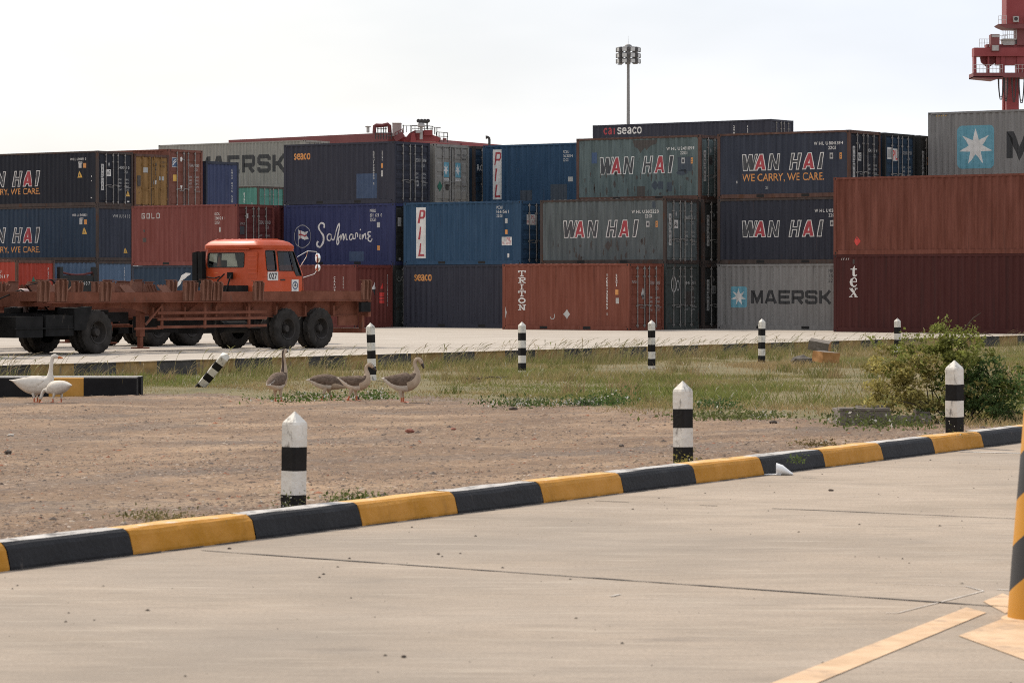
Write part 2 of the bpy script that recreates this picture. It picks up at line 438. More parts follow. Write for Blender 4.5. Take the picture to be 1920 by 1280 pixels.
def container(label, u, v, z, body, frame, L=6.058, H=2.591, end='door', side=(), endart=(), ribs=4, rods=STEEL, pockets=True, endbody=None, roofm=None, rod_n=4):
    """u, v: the corner where the near long side meets the visible end; origin of the thing is the middle of its floor"""
    c = uv(u - L / 2, v + CW / 2, z)
    t = thing('shipping_container', label, 'shipping container', c, GRID_ROT, 'shipping containers stacked in the yard')
    h, w = L / 2, CW / 2
    # frame: posts, rails, corner castings with their holes
    f = MB()
    zb, zt = 0.118, H - 0.118
    for sx in (-1, 1):
        for sy in (-1, 1):
            x0, x1 = sorted((sx * (h - 0.002), sx * (h - 0.13))); y0, y1 = sorted((sy * (w - 0.002), sy * (w - 0.10)))
            f.box(x0, x1, y0, y1, zb, zt, 0)
            X0, X1 = sorted((sx * h, sx * (h - 0.178))); Y0, Y1 = sorted((sy * w, sy * (w - 0.162)))
            for za, zc in ((0, 0.118), (zt, H)):
                f.box(X0, X1, Y0, Y1, za, zc, 0)
                f.box(sx * (h - 0.089) - 0.03, sx * (h - 0.089) + 0.03, sy * w - 0.002, sy * w + 0.002, za + 0.028, za + 0.09, 1)
                f.box(sx * h - 0.002, sx * h + 0.002, sy * (w - 0.081) - 0.025, sy * (w - 0.081) + 0.025, za + 0.028, za + 0.09, 1)
    for sy in (-1, 1):
        y0, y1 = sorted((sy * (w - 0.006), sy * (w - 0.06)))
        f.box(-h + 0.13, h - 0.13, y0, y1, H - 0.085, H - 0.004, 0)
        f.box(-h + 0.178, h - 0.178, y0, y1, 0.004, 0.165, 0)
        if pockets and L < 7:
            for px in (-1.03, 1.03):
                f.box(px - 0.18, px + 0.18, sy * (w - 0.008) - 0.004, sy * (w - 0.008) + 0.004, 0.035, 0.145, 1)
    for sx in (-1, 1):
        x0, x1 = sorted((sx * (h - 0.006), sx * (h - 0.075)))
        f.box(x0, x1, -w + 0.10, w - 0.10, H - 0.13, H - 0.003, 0)
        f.box(x0, x1, -w + 0.10, w - 0.10, 0.003, 0.15, 0)
    f.box(-h + 0.2, h - 0.2, -w + 0.08, w - 0.08, 0.14, 0.17, 1)
    f.build('frame', [frame, HOLE], t)
    # near side wall with its markings, far side wall
    a0, a1 = 0.125, L - 0.125
    br = corr_breaks(a0, a1)
    zl, zh = 0.150, H - 0.075
    s = MB()
    put = lambda a, zz, d: (a - h, -(w - 0.016) - d, zz)
    for i in range(len(br) - 1):
        (p, d), (q, e) = br[i], br[i + 1]
        s.add([put(p, zl, d), put(q, zl, e), put(q, zh, e), put(p, zh, d)], [(0, 1, 2, 3)], 0)
    lay_art(s, side, br, put)
    s.build('side_wall', [body] + ARTM, t, fix=False)
    s = MB()
    for i in range(len(br) - 1):
        (p, d), (q, e) = br[i], br[i + 1]
        s.add([(p - h, w - 0.016 + d, zl), (p - h, w - 0.016 + d, zh), (q - h, w - 0.016 + e, zh), (q - h, w - 0.016 + e, zl)], [(0, 1, 2, 3)], 0)
    s.build('side_wall', body, t, fix=False)
    # roof sheet with ribs whose ends slope down to the rail
    r = MB(); n = int((L - 0.5) / PER); x = -h + 0.25
    r.box(-h + 0.075, h - 0.075, -w + 0.05, w - 0.05, H - 0.06, H - 0.03, 0)
    for i in range(n):
        x0, x1 = x + i * PER, x + i * PER + 0.16
        zA, zB = H - 0.03, H + 0.004
        r.add([(x0, -w + 0.05, zA), (x1, -w + 0.05, zA), (x1, w - 0.05, zA), (x0, w - 0.05, zA),
               (x0 + 0.03, -w + 0.12, zB), (x1 - 0.03, -w + 0.12, zB), (x1 - 0.03, w - 0.12, zB), (x0 + 0.03, w - 0.12, zB)],
              [(4, 5, 6, 7), (0, 1, 5, 4), (1, 2, 6, 5), (2, 3, 7, 6), (3, 0, 4, 7)], 0)
    r.build('roof', roofm or body, t)
    # far end: plain corrugated bulkhead; near end: doors or bulkhead
    eb = endbody or body
    def bulkhead(xe, sg, art):
        e = MB(); bb = corr_breaks(0.10, CW - 0.10)
        pt = (lambda a, zz, d: (xe + d, a - w, zz)) if sg > 0 else (lambda a, zz, d: (xe - d, w - a, zz))
        for i in range(len(bb) - 1):
            (p, d), (q, g) = bb[i], bb[i + 1]
            e.add([pt(p, 0.14, d), pt(q, 0.14, g), pt(q, H - 0.12, g), pt(p, H - 0.12, d)], [(0, 1, 2, 3)], 0)
        lay_art(e, art, bb, pt)
        e.build('end_wall', [eb] + ARTM, t, fix=False)
    bulkhead(-h + 0.03, -1, ())
    if end != 'door':
        bulkhead(h - 0.03, 1, endart)
    else:
        xd = h - 0.045
        zz0, zz1 = 0.155, H - 0.135
        for k in (0, 1):
            y0, y1 = (-w + 0.10, -0.012) if k == 0 else (0.012, w - 0.10)
            d = MB()
            d.box(xd - 0.05, xd, y0, y1, zz0, zz1, 0)
            if ribs:
                hh = (zz1 - zz0) / ribs
                for q in range(ribs):
                    zc = zz0 + hh * (q + 0.5); bh = hh * 0.5 - 0.06
                    pts = [(xd, y0 + 0.05, zc - bh), (xd, y1 - 0.05, zc - bh), (xd, y1 - 0.05, zc + bh), (xd, y0 + 0.05, zc + bh)]
                    ins = [(xd - 0.0 + 0.022, y0 + 0.08, zc - bh + 0.05), (xd + 0.022, y1 - 0.08, zc - bh + 0.05), (xd + 0.022, y1 - 0.08, zc + bh - 0.05), (xd + 0.022, y0 + 0.08, zc + bh - 0.05)]
                    d.add(pts + ins, [(4, 5, 6, 7), (0, 1, 5, 4), (1, 2, 6, 5), (2, 3, 7, 6), (3, 0, 4, 7)], 0)
            g = 0.012
            d.box(xd - 0.03, xd + 0.006, (y1 if k == 0 else y0) - g + 0.004, (y1 if k == 0 else y0) + g - 0.004, zz0, zz1, len(ARTM) + 1)
            for tris, m, layer in endart:      # markings in door coordinates: 0..CW from the near corner, height above the floor
                for tr in tris:
                    lo, hi = (0, w) if k == 0 else (w, CW)
                    P = clip_strip(tr, lo + (0.1 if k == 0 else 0.014), hi - (0.1 if k else 0.014))
                    if len(P) > 2: d.add([(xd + 0.024 + 0.0015 * layer, p[0] - w, p[1]) for p in P], [tuple(range(len(P)))], m)
            for zhg in (0.45, 1.1, 1.75, H - 0.45):      # hinges
                yh = y0 if k == 0 else y1
                d.box(xd, xd + 0.03, yh - 0.05, yh + 0.05, zhg - 0.06, zhg + 0.06, 0)
            dd = d.build('door', [eb] + ARTM + [GASKET], t)
            for q in range(rod_n // 2):
                yr = y0 + (y1 - y0) * ((0.42, 0.86)[q] if k == 0 else (0.14, 0.58)[q])
                ro = MB()
                ro.tube((xd + 0.062, yr, 0.10), (xd + 0.062, yr, H - 0.09), 0.021, n=6)
                for zk in (0.19, 0.95, H - 0.5, H - 0.19):
                    ro.box(xd + 0.02, xd + 0.085, yr - 0.045, yr + 0.03, zk - 0.03, zk + 0.03)
                sgn = 1 if (q == 0) == (k == 0) else -1
                ro.bar((xd + 0.075, yr, 0.98 - 0.1 * (q == 1)), (xd + 0.08, yr + sgn * 0.34, 0.99 - 0.1 * (q == 1)), 0.015, 0.026)
                ro.build('lock_rod', rods, dd)
    return t

def paint(n, c, rust=0.12, var=0.13, rust_col=(0.085, 0.04, 0.024), **k):
    return mat('paint_' + n, c, rough=0.62, var=var, scale=2.2, stretch=(2.4, 2.4, 0.28), rust=rust, rust_col=rust_col, rust_scale=3.2, spec=0.14, runs=0.75, **k)
P_NAVY = paint('navy', (.037, .043, .062)); P_NAVY2 = paint('deep_navy', (.033, .035, .048)); P_BLUEHAI = paint('steel_blue', (.026, .044, .072))
P_BLACKBLUE = paint('black_blue', (.020, .022, .030)); P_GREENGREY = paint('green_grey', (.098, .130, .130), rust=0.30, var=0.22, rust_col=(.055, .058, .06))
P_GREENGREY2 = paint('green_grey_plain', (.100, .118, .120), rust=0.16, var=0.2, rust_col=(.05, .052, .055))
P_DKGREEN = paint('dark_green_grey', (.056, .064, .060), rust=0.3); P_TRITON = paint('oxide_brown', (.190, .056, .034), rust=0.1, var=0.14)
P_GOLD = paint('oxide_rose', (.180, .050, .041), rust=0.1, var=0.12); P_REDB = paint('oxide_dark', (.135, .034, .027), rust=0.12)
P_TEXU = paint('oxide_orange', (.155, .047, .030), rust=0.16, var=0.2); P_TEXL = paint('maroon', (.064, .0165, .0145), rust=0.08, var=0.10)
P_PIL = paint('ocean_blue', (.024, .062, .118), rust=0.1); P_PILD = paint('ocean_blue_dark', (.020, .040, .068), rust=0.14)
P_SAF = paint('royal_blue', (.030, .036, .100), rust=0.1); P_SEACO = paint('slate_navy', (.037, .038, .053), rust=0.06, var=0.10)
P_GREY = paint('light_grey', (.215, .205, .197), rust=0.08, var=0.10, rust_col=(.13, .11, .10)); P_GREYB = paint('warm_grey', (.245, .23, .205), rust=0.08, var=0.10, rust_col=(.15, .12, .10))
P_MUST = paint('mustard', (.25, .135, .042), rust=0.32, var=0.2, rust_col=(.09, .06, .045)); P_BROWN = paint('brown_red', (.165, .060, .042), rust=0.14)
P_BLUEC = paint('faded_blue', (.045, .058, .120), rust=0.16); P_TEAL = paint('teal', (.060, .19, .155), rust=0.12); P_LBLUE = paint('light_blue', (.085, .135, .21), rust=0.14)
P_VERM = paint('vermilion', (.33, .040, .022), rust=0.1); P_DARK = paint('charcoal', (.030, .031, .030), rust=0.15); P_RUST = paint('rusty_edge', (.105, .055, .042), rust=0.45, var=0.25)
P_RUSTD = paint('rusty_dark', (.065, .048, .042), rust=0.4, var=0.2); P_DKRED = paint('dark_red', (.11, .028, .026), rust=0.12)

def code(x0, x1, z, h, a, b, m=W_, extra=True):
    out = [text(a, (x0, z - h, x1, z), m, 2, 0.01), text(b, (x0 + (x1 - x0) * 0.5, z - h * 2.4, x0 + (x1 - x0) * 0.75, z - h * 1.4), m, 2, 0.01)]
    if extra:
        q = x0 + (x1 - x0) * 0.55
        out += [rect(q, z - h * 5.2, q + 0.13, z - h * 3.4, PG, 2), rect(q + 0.03, z - h * 4.8, q + 0.10, z - h * 3.9, DK, 3),
                rect(q + 0.42, z - h * 5.3, q + 0.54, z - h * 3.4, OR, 2), rect(q + 0.45, z - h * 4.2, q + 0.51, z - h * 3.9, DK, 3), rect(q + 0.45, z - h * 4.9, q + 0.51, z - h * 4.6, DK, 3)]
    return out
def strip_label(H, tagtxt=None, tagm=W_, strip=True):
    """door markings: upright white strip, small plate, number rows"""
    out = []
    if strip:
        out += [rect(0.26, H - 1.18, 0.45, H - 0.62, PG, 1), rect(0.26, H - 1.86, 0.45, H - 1.28, PG, 1)]
        out += vtext('WAN', 0.355, H - 0.68, 0.165, 0.11, K_) + vtext('HAI', 0.355, H - 1.33, 0.165, 0.11, K_)
        out += [rect(0.24, H - 1.26, 0.41, H - 1.20, GY, 2)]
    if tagtxt: out += [rect(0.62, H - 1.18, 0.93, H - 0.86, tagm, 1), text(tagtxt, (0.66, H - 1.13, 0.89, H - 0.91), K_, 2, 0.02), diamond(0.8, H - 0.62, 0.05, 0.12, GY, 1)]
    return out
def door_rows(H, a='260522 2', m=PG):
    out = [text(a, (1.42, H - 0.82, 2.2, H - 0.68), m, 1), text('22G1', (1.85, H - 1.02, 2.08, H - 0.90), m, 1)]
    for i, (x, y) in enumerate((('MGW', '30 480 KG'), ('TARE', '2 200 KG'), ('NET', '28 280 KG'), ('CU.CAP', '33.2 M3'))):
        zz = H - 1.28 - i * 0.16
        out += [text(x, (1.40, zz - 0.085, 1.66, zz), m, 1), text(y, (1.86, zz - 0.085, 2.16, zz), m, 1)]
    return out
def grunge(L, H, n, seed, m, zr=(0.2, 0.9)):
    r_ = random.Random(seed); out = []
    for k in range(n):
        x, z = r_.uniform(0.4, L - 0.4), r_.uniform(*zr); out.append(blot(x, z, r_.uniform(0.02, 0.06), r_.uniform(0.05, 0.2), m, 1, 11, seed * 50 + k))
    return out

def vrow(k): return 99.70 + 2.802 * k
Z1, Z2 = 2.597, 5.194
# --- bay of the brown container, rows one behind the other (a staircase of three)
container('rust brown container with white TRITON down its side and silver lock rods', -66.45, vrow(0), 0, P_TRITON, P_TRITON,
    side=art_slab('TRITON', 0.93, 2.33, 0.268, 0.36, 0.225, W_) + [diamond(3.10, 0.62, 0.16, 0.20, PG), line([(2.30, .52), (2.36, .44), (2.44, .42), (2.5, .5), (2.49, .62)], 0.03, PG),
          poly([(.13, .42), (.13, .92), (.2, .67)], PG)] + vtext('TCRU1350505 1', 4.99, 2.18, 0.125, 0.07, W_) + vtext('22G1', 5.45, 2.18, 0.125, 0.07, W_) + [rect(5.40, 1.38, 5.52, 1.58, OR), rect(5.42, 1.04, 5.54, 1.26, PG)],
    endart=door_rows(2.591, 'TCRU 135050') + [diamond(0.98, 1.42, 0.13, 0.24, PG, 2), diamond(0.98, 1.33, 0.07, 0.11, DK, 3), text('TRITON', (0.2, 1.83, 0.55, 1.92), PG, 2)], ribs=6)
container('dull green-grey container at ground level whose doors carry a faded pale oval', -66.6, vrow(1), 0, P_DKGREEN, P_DKGREEN,
    endart=door_rows(2.591, '84 81') + [line([(0.62 + 0.17 * math.cos(a), 1.78 + 0.3 * math.sin(a)) for a in [2 * math.pi * i / 14 for i in range(15)]], 0.05, PG),
                                line([(0.92 + 0.1 * math.cos(a), 1.74 + 0.2 * math.sin(a)) for a in [2 * math.pi * i / 10 for i in range(11)]], 0.04, GY), rect(1.45, 0.95, 2.1, 1.5, RU, 1)], ribs=3)
whs = art_outlined((1.11, 1.05, 4.76, 1.75), W_, DK, RD)
container('green-grey container lettered WAN HAI, directly on top of the brown TRITON one', -66.6, vrow(1), Z1, P_GREENGREY2, P_RUSTD,
    side=whs + code(4.42, 5.72, 2.13, 0.13, 'W H L U 260522 0', '22G1') + grunge(6.058, 2.591, 26, 3, RU) + [rect(5.42, 2.2, 5.55, 2.45, NF, 1), diamond(3.3, 0.72, 0.16, 0.2, RU, 1)],
    endart=strip_label(2.591, 'A6') + door_rows(2.591), ribs=3)
container('dark container in the shaded gap left of the grey MAERSK one at ground level', -66.6, vrow(2), 0, P_DARK, P_RUSTD, endart=strip_label(2.591, 'A2', GY), ribs=3)
container('dark container in the shaded gap beside the navy WAN HAI one, middle of its stack', -66.6, vrow(2), Z1, P_DARK, P_RUSTD, endart=strip_label(2.591, 'A8', RU), ribs=3)
container('weathered green-grey WAN HAI container with dark paint patches, highest of the staircase', -66.75, vrow(2), Z2, P_GREENGREY, P_RUST,
    side=art_outlined((1.14, 1.08, 4.76, 1.80), W_, DK, RD) + code(4.40, 5.75, 2.13, 0.13, 'W H L U 249109 9', '22G1') + grunge(6.058, 2.591, 40, 5, RU, (0.2, 1.2)) +
    [poly([(2.75, 2.45), (3.95, 2.45), (3.9, 2.28), (3.6, 2.2), (3.45, 2.02), (3.35, 2.15), (3.15, 1.92), (3.0, 2.12), (2.85, 2.2)], RU, 1),
     rect(4.95, 1.15, 5.65, 1.72, NF, 1), blot(5.2, 1.12, .3, .14, NF, 1, 11, 4), rect(0.75, 1.55, 1.02, 2.0, BL, 1), rect(2.98, 0.17, 3.36, 0.58, RU, 1), rect(4.0, 0.45, 4.25, 0.75, NF, 1), rect(4.42, 0.35, 4.66, 0.72, NF, 1), diamond(3.85, .6, .18, .2, NF, 1)],
    endart=strip_label(2.591, 'A4', RU) + door_rows(2.591), ribs=3)
# --- bay of the ocean blue pair
seaco = lambda m: art_low('seaco', (0.53, 1.93, 1.46, 2.20), m)
container('dark navy container with small orange seaco at ground level, left of TRITON', -73.6, vrow(1), 0, P_SEACO, P_SEACO, side=seaco(OR))
def art_vertical(x0, x1, z0, z1, k=1.0):
    h = z1 - z0; w = x1 - x0; q = x0 + w * 0.14; r = x0 + w * 0.86; lw = 0.085
    P = lambda a, b: (x0 + w * a, z0 + h * b)
    return [rect(x0, z0, x1, z1, W_, 1),
            line([P(.24, .69), P(.42, .93), P(.80, .93), P(.88, .91), P(.86, .83), P(.74, .795), P(.36, .795)], lw, RD, 2),
            line([P(.28, .37), P(.44, .62)], lw, RD, 2), line([P(.46, .295), P(.30, .062), P(.86, .062)], lw, RD, 2)]
def small_plate(x, z, w, h):
    return [rect(x, z, x + w, z + h, W_, 1)] + [rect(x + w * .06 , z + h * (.50 + .08 * i), x + w * .42, z + h * (.54 + .08 * i), GY, 2) for i in range(6)] + \
           [text('PIL', (x + w * .48, z + h * .52, x + w * .96, z + h * .94), RD, 2, .01), text('PIL LINE', (x + w * .06, z + h * .1, x + w * .94, z + h * .42), RD, 2, .0)]
container('ocean blue container with white PIL strip, resting on the lower seaco one', -73.6, vrow(1), Z1, P_PIL, P_PIL,
    side=art_vertical(.66, 1.13, .27, 2.39) + [text('PCIU', (4.80, 2.27, 5.1, 2.39), W_), text('166156 1', (4.80, 2.10, 5.42, 2.22), W_), text('22G1', (4.80, 1.93, 5.1, 2.05), W_),
          rect(5.22, 1.68, 5.35, 1.88, PG), rect(5.22, 1.24, 5.35, 1.42, OR), rect(5.34, .28, 5.45, .45, W_)] + small_plate(5.05, 0.78, .5, .34),
    endart=small_plate(.42, 1.62, .62, .42) + door_rows(2.591, 'PCIU 166156'), ribs=6)
container('ocean blue PIL container behind the staircase with dark patches along its lower edge', -73.6, vrow(3), Z2, P_PIL, P_PIL,
    side=art_vertical(.50, .98, .25, 2.40) + [text('PCIU', (4.2, 2.15, 4.5, 2.27), W_), text('263034', (4.2, 1.98, 4.7, 2.10), W_), text('22G1', (4.2, 1.81, 4.5, 1.93), W_),
          rect(1.95, .17, 2.6, .62, NF), rect(3.55, .17, 4.4, .85, NF), rect(4.45, .95, 4.7, 1.15, PG)])
# --- bay of the royal blue one
container('rust brown container before the royal blue stack, hazard diamond on its end', -79.95, vrow(0), 0, P_REDB, P_REDB, end='front', endbody=P_REDB,
    side=vtext('CAXU3811', 4.9, 2.1, 0.13, 0.07, W_) + vtext('22G1', 5.35, 2.1, 0.13, 0.07, W_),
    endart=[poly([(1.12, 1.62), (1.27, 1.9), (1.36, 1.62), (1.27, 1.3)], W_, 1), poly([(1.12, 1.58), (1.36, 1.58), (1.27, 1.3)], K_, 2), rect(1.62, 1.0, 1.95, 1.45, SC_), rect(1.62, 1.12, 1.95, 1.14, K_, 3), rect(1.62, 1.26, 1.95, 1.28, K_, 3),
            poly([(1.68, 1.6), (1.88, 1.6), (1.78, 1.85)], SC_)] + vtext('TCKU38110', 2.12, 2.2, 0.15, 0.06, PG))
container('blackish green container, a thin shaded sliver left of the lower seaco one', -80.13, vrow(1), 0, P_DKGREEN, P_DARK, endart=[text('CAI', (.22, 1.9, .62, 2.1), GY, 1)], ribs=4)
def script(x0, z0, x1, z1, m):
    """flowing hand lettering, read left to right"""
    G = [[(.125, .80), (.128, .92), (.10, 1.0), (.06, .98), (.03, .88), (.035, .74), (.075, .62), (.112, .48), (.118, .28), (.095, .10), (.055, .0), (.015, .03), (.0, .14), (.02, .24)],
         [(.255, .50), (.215, .54), (.19, .44), (.195, .30), (.23, .26), (.262, .36), (.268, .52), (.27, .34), (.30, .28)],
         [(.30, .28), (.345, .60), (.385, .90), (.40, .97), (.405, .86), (.385, .55), (.365, .22), (.375, .10), (.395, .20), (.385, .36), (.43, .46)],
         [(.43, .50), (.435, .28), (.46, .48), (.478, .52), (.482, .30), (.51, .48), (.53, .52), (.535, .32), (.56, .30)],
         [(.645, .50), (.61, .52), (.585, .42), (.59, .31), (.62, .28), (.648, .38), (.652, .52), (.655, .34), (.69, .34)],
         [(.69, .36), (.70, .56), (.735, .54), (.738, .40)], [(.775, .52), (.772, .34), (.80, .32)],
         [(.825, .50), (.825, .32), (.85, .50), (.875, .52), (.878, .34), (.90, .34)],
         [(.97, .60), (.93, .60), (.925, .48), (.955, .44), (.925, .36), (.935, .24), (.97, .22), (1.0, .32)], [(.772, .68), (.79, .72)]]
    out = []
    for i, g in enumerate(G):
        pts = [(x0 + p[0] * (x1 - x0), z0 + p[1] * (z1 - z0)) for p in g]
        sm = []
        for k in range(len(pts) - 1):      # Catmull-Rom
            p0, p1, p2, p3 = pts[max(k - 1, 0)], pts[k], pts[k + 1], pts[min(k + 2, len(pts) - 1)]
            for s_ in (0, .25, .5, .75):
                sm.append(tuple(.5 * (2 * p1[j] + (p2[j] - p0[j]) * s_ + (2 * p0[j] - 5 * p1[j] + 4 * p2[j] - p3[j]) * s_ ** 2 + (3 * p1[j] - p0[j] - 3 * p2[j] + p3[j]) * s_ ** 3) for j in (0, 1)))
        sm.append(pts[-1])
        out.append(line(sm, 0.075 if i == 0 else 0.05, m, 2 + i % 4))
    return out
cx_, cz_ = 1.02, 1.24
flag = [line([(cx_ + .46 * math.cos(a), cz_ + .48 * math.sin(a)) for a in [2 * math.pi * i / 28 for i in range(29)]], 0.025, PG),
        poly([(.78, 1.12), (.95, 1.17), (1.14, 1.08), (1.36, 1.14), (1.24, 1.30), (1.34, 1.46), (1.14, 1.42), (.96, 1.49), (.80, 1.50)], W_, 2),
        line([(.90, 1.13), (.91, 1.50)], .06, RD, 3), line([(.78, 1.31), (.95, 1.33), (1.14, 1.25), (1.27, 1.30)], .06, RD, 4), line([(.80, .82), (.79, 1.56)], .02, PG, 5)]
container('royal blue container with white Safmarine script and a flag in a ring', -80.13, vrow(1), Z1, P_SAF, P_SAF, rods=P_DARK,
    side=script(1.83, 0.78, 4.85, 1.80, W_) + flag + [text('MRIU', (4.70, 2.22, 5.02, 2.36), W_), text('601 621 0', (4.70, 2.03, 5.35, 2.17), W_), text('22G1', (4.70, 1.84, 5.02, 1.98), W_), rect(5.1, 1.58, 5.24, 1.80, PG), rect(5.12, .62, 5.24, .82, OR), rect(3.58, .17, 4.38, .58, LB)],
    endart=[rect(.24, 1.62, .48, 2.0, PG, 1), rect(.28, 1.68, .42, 1.85, GY, 2), rect(.3, .2, .46, .3, GY, 1)], endbody=P_DARK)
container('slate navy container with orange seaco, topmost of the royal blue stack', -80.13, vrow(1), Z2, P_SEACO, P_SEACO, ribs=6, endbody=P_NAVY2,
    side=seaco(OR) + [rect(4.0, .22, 5.1, 1.26, LB)] + vtext('SEGU1988983 2', 4.92, 2.2, .11, .06, PG) + vtext('22G1', 5.38, 2.2, .11, .06, W_) + [rect(5.3, 1.48, 5.42, 1.68, OR), rect(5.3, 1.12, 5.42, 1.38, PG)],
    endart=door_rows(2.591, 'SEGU 198898', PG) + [line([(1.62 + .06 * math.cos(a), .86 + .12 * math.sin(a)) for a in [2 * math.pi * i / 10 for i in range(11)]], .02, PG)])
st = []
for cx0 in (0.78, 1.62):
    st += [rect(cx0 - .2, 1.18, cx0 + .22, 1.82, CY, 1)] + art_star(cx0 + .01, 1.50, .19, .27, W_, 2) + [rect(cx0 - .2, 1.03, cx0 + .22, 1.13, W_, 1), text('MAERSK', (cx0 - .17, 1.05, cx0 + .19, 1.11), K_, 2)]
container('light grey container with two star emblems on its doors, beside dark doors', -80.13, vrow(2), Z2, P_GREYB, P_GREYB, ribs=4, roofm=P_TRITON,
    endart=st + [diamond(.36, .78, .17, .24, GN, 2), rect(.78, .62, .98, .88, RU, 1), text('MSKU 3816', (1.6, 2.1, 2.2, 2.2), DK, 1), text('4310', (1.95, 1.94, 2.2, 2.04), DK, 1)] + [text('30480', (1.95, .95 - .12 * i, 2.25, 1.02 - .12 * i), GY, 1) for i in range(4)])
container('dark blue container lettered RCL on its door, behind the upper PIL one', -80.13, vrow(3), Z2, P_PILD, P_RUSTD, ribs=6, endart=[text('RCL', (.22, 1.52, .88, 1.80), W_, 2, .02)])
# --- bay of the rose brown one
container('rose brown container with GOLD in its upper corner, behind the orange cab', -86.40, vrow(0), Z1, P_GOLD, P_GOLD, endbody=P_DKRED, ribs=6,
    side=art_block('GOLD', (.55, 2.03, 1.62, 2.27), PG, .036, .28) + [text('GLDU', (4.75, 2.12, 5.05, 2.24), W_), text('220121 1', (4.75, 1.94, 5.35, 2.06), W_), text('22G1', (4.75, 1.76, 5.05, 1.88), W_), rect(5.0, 1.42, 5.12, 1.62, PG), blot(.72, 1.5, .06, .07, RU, 1, 9, 3), rect(.63, 1.02, .82, 1.2, RU, 1)],
    endart=[rect(.62, 2.0, .74, 2.2, PG, 1), text('GOLD', (.2, 1.72, .52, 1.82), GY, 1), rect(.2, 1.3, .5, 1.66, DK, 1)] + door_rows(2.591, 'GLDU 220121'))
sw = [(3.1, 2.08), (2.9, 2.02), (2.72, 1.9), (2.6, 1.7), (2.42, 1.45), (2.2, 1.25)]
container('dark blue container under the GOLD one with a sweeping white swoosh', -86.40, vrow(0), 0, P_BLUEHAI, P_NAVY,
    side=[line([(2.02 + (p[0] - 2.0) * 1.25, p[1] + .17) for p in sw], [.02, .2, .2, .15, .1, .02], W_)])
container('dark red container glimpsed between the GOLD and the royal blue ones', -86.45, vrow(1), Z1, P_DKRED, P_DKRED, end='front', endart=vtext('22G1', 2.1, 2.2, .16, .07, PG))
# --- far left stacks
VL = 107.2
care = lambda x0, x1, z0, z1: [text('WE CARRY, WE CARE.', (x0, z0, x1, z1), OR, 2, .005)]
tri = lambda x, z, s: [poly([(x - s, z - s), (x + s, z - s), (x, z + s)], YE, 2), poly([(x - .03, z - s * .6), (x + .03, z - s * .6), (x, z + s * .4)], DK, 3)]
container('long black-blue container lettered WAN HAI, topmost of its stack at far left', -101.58, VL, 5.50, P_BLACKBLUE, P_RUSTD, L=12.19, ribs=3, roofm=P_RUST,
    side=art_outlined((4.05, .98, 8.38, 1.74), W_, DK, RD, .034) + care(4.05, 8.38, .56, .90) + code(10.4, 11.4, 2.28, .12, 'W H L U 540091 0', '4310', extra=False) + [rect(10.95, 1.8, 11.1, 2.02, PG), rect(11.25, 1.8, 11.4, 2.02, OR)] + tri(11.0, 1.5, .16) + [rect(11.75, 1.35, 11.8, 1.42, W_), rect(11.75, 1.15, 11.8, 1.2, W_), rect(11.7, .35, 11.82, .4, W_)],
    endart=strip_label(2.591, 'A7') + door_rows(2.591, '540091 0') + tri(2.1, .62, .14) + [rect(2.05, .2, 2.2, .26, W_)])
container('long steel blue container lettered WAN HAI, directly under the topmost one at far left', -101.58, VL, 2.905, P_BLUEHAI, P_RUSTD, L=12.19, end='front', endbody=P_NAVY, roofm=P_RUST,
    side=art_outlined((4.05, .87, 8.38, 1.62), W_, DK, RD, .034) + care(4.05, 8.38, .36, .70) + code(10.5, 11.5, 2.22, .12, 'W H L U 540383 8', '4310', extra=False) + [rect(11.0, 1.72, 11.15, 1.95, PG), rect(11.3, 1.72, 11.45, 1.95, OR)] + tri(11.3, 1.42, .16),
    endart=[text('W H L U 5 4 0 3', (1.1, 2.05, 2.25, 2.2), PG)] + tri(1.95, .5, .13))
container('light blue ribbed container at ground level under the two long WAN HAI ones', -101.58, VL, 0, P_LBLUE, P_RUSTD, L=6.058, H=2.896, end='front', endart=vtext('TGHU38', 1.9, 2.6, .16, .07, W_))
container('mustard yellow container with rust streaked doors, beside the topmost WAN HAI doors', -101.58, VL + 2.55, 5.45, P_MUST, P_RUST, ribs=0, rods=P_MUST,
    endart=[rect(.62, 1.7, .95, 1.95, GY, 1), rect(1.75, 1.35, 2.1, 1.55, GY, 1), blot(1.45, 1.25, .14, .14, PG, 1, 9, 8), rect(.22, 1.05, .45, 1.55, RU, 1)] + vtext('MSKU', 1.5, 2.2, .22, .14, RU, 2) + [text('4310', (1.85, 1.98, 2.15, 2.1), RU, 1), text('22G1', (1.85, 2.18, 2.2, 2.28), RU, 1)])
container('brown red container with a blue emblem on its doors, right of the mustard one', -101.58, VL + 5.0, 5.45, P_BROWN, P_BROWN, H=2.896, ribs=5,
    endart=[rect(.22, 2.02, .62, 2.5, PG, 1), rect(.25, 2.05, .59, 2.47, BL, 2), line([(.28, 2.12), (.4, 2.25), (.56, 2.33)], .05, W_, 3), line([(.3, 2.25), (.4, 2.36), (.56, 2.42)], .04, W_, 3), rect(.3, 1.35, .56, 1.66, YE, 1),
            blot(.9, 2.42, .09, .11, W_, 1, 12, 5), poly([(.82, 1.15), (.98, 1.15), (.9, .9)], W_, 1)] + door_rows(2.896, 'TGHU 4280'))
container('faded blue ribbed container end with white upright code, near the left MAERSK letters', -101.58, VL + 7.7, 5.26, P_BLUEC, P_NAVY, end='front', endart=vtext('CMAU 0416 538 2', 1.98, 2.25, .13, .07, PG))
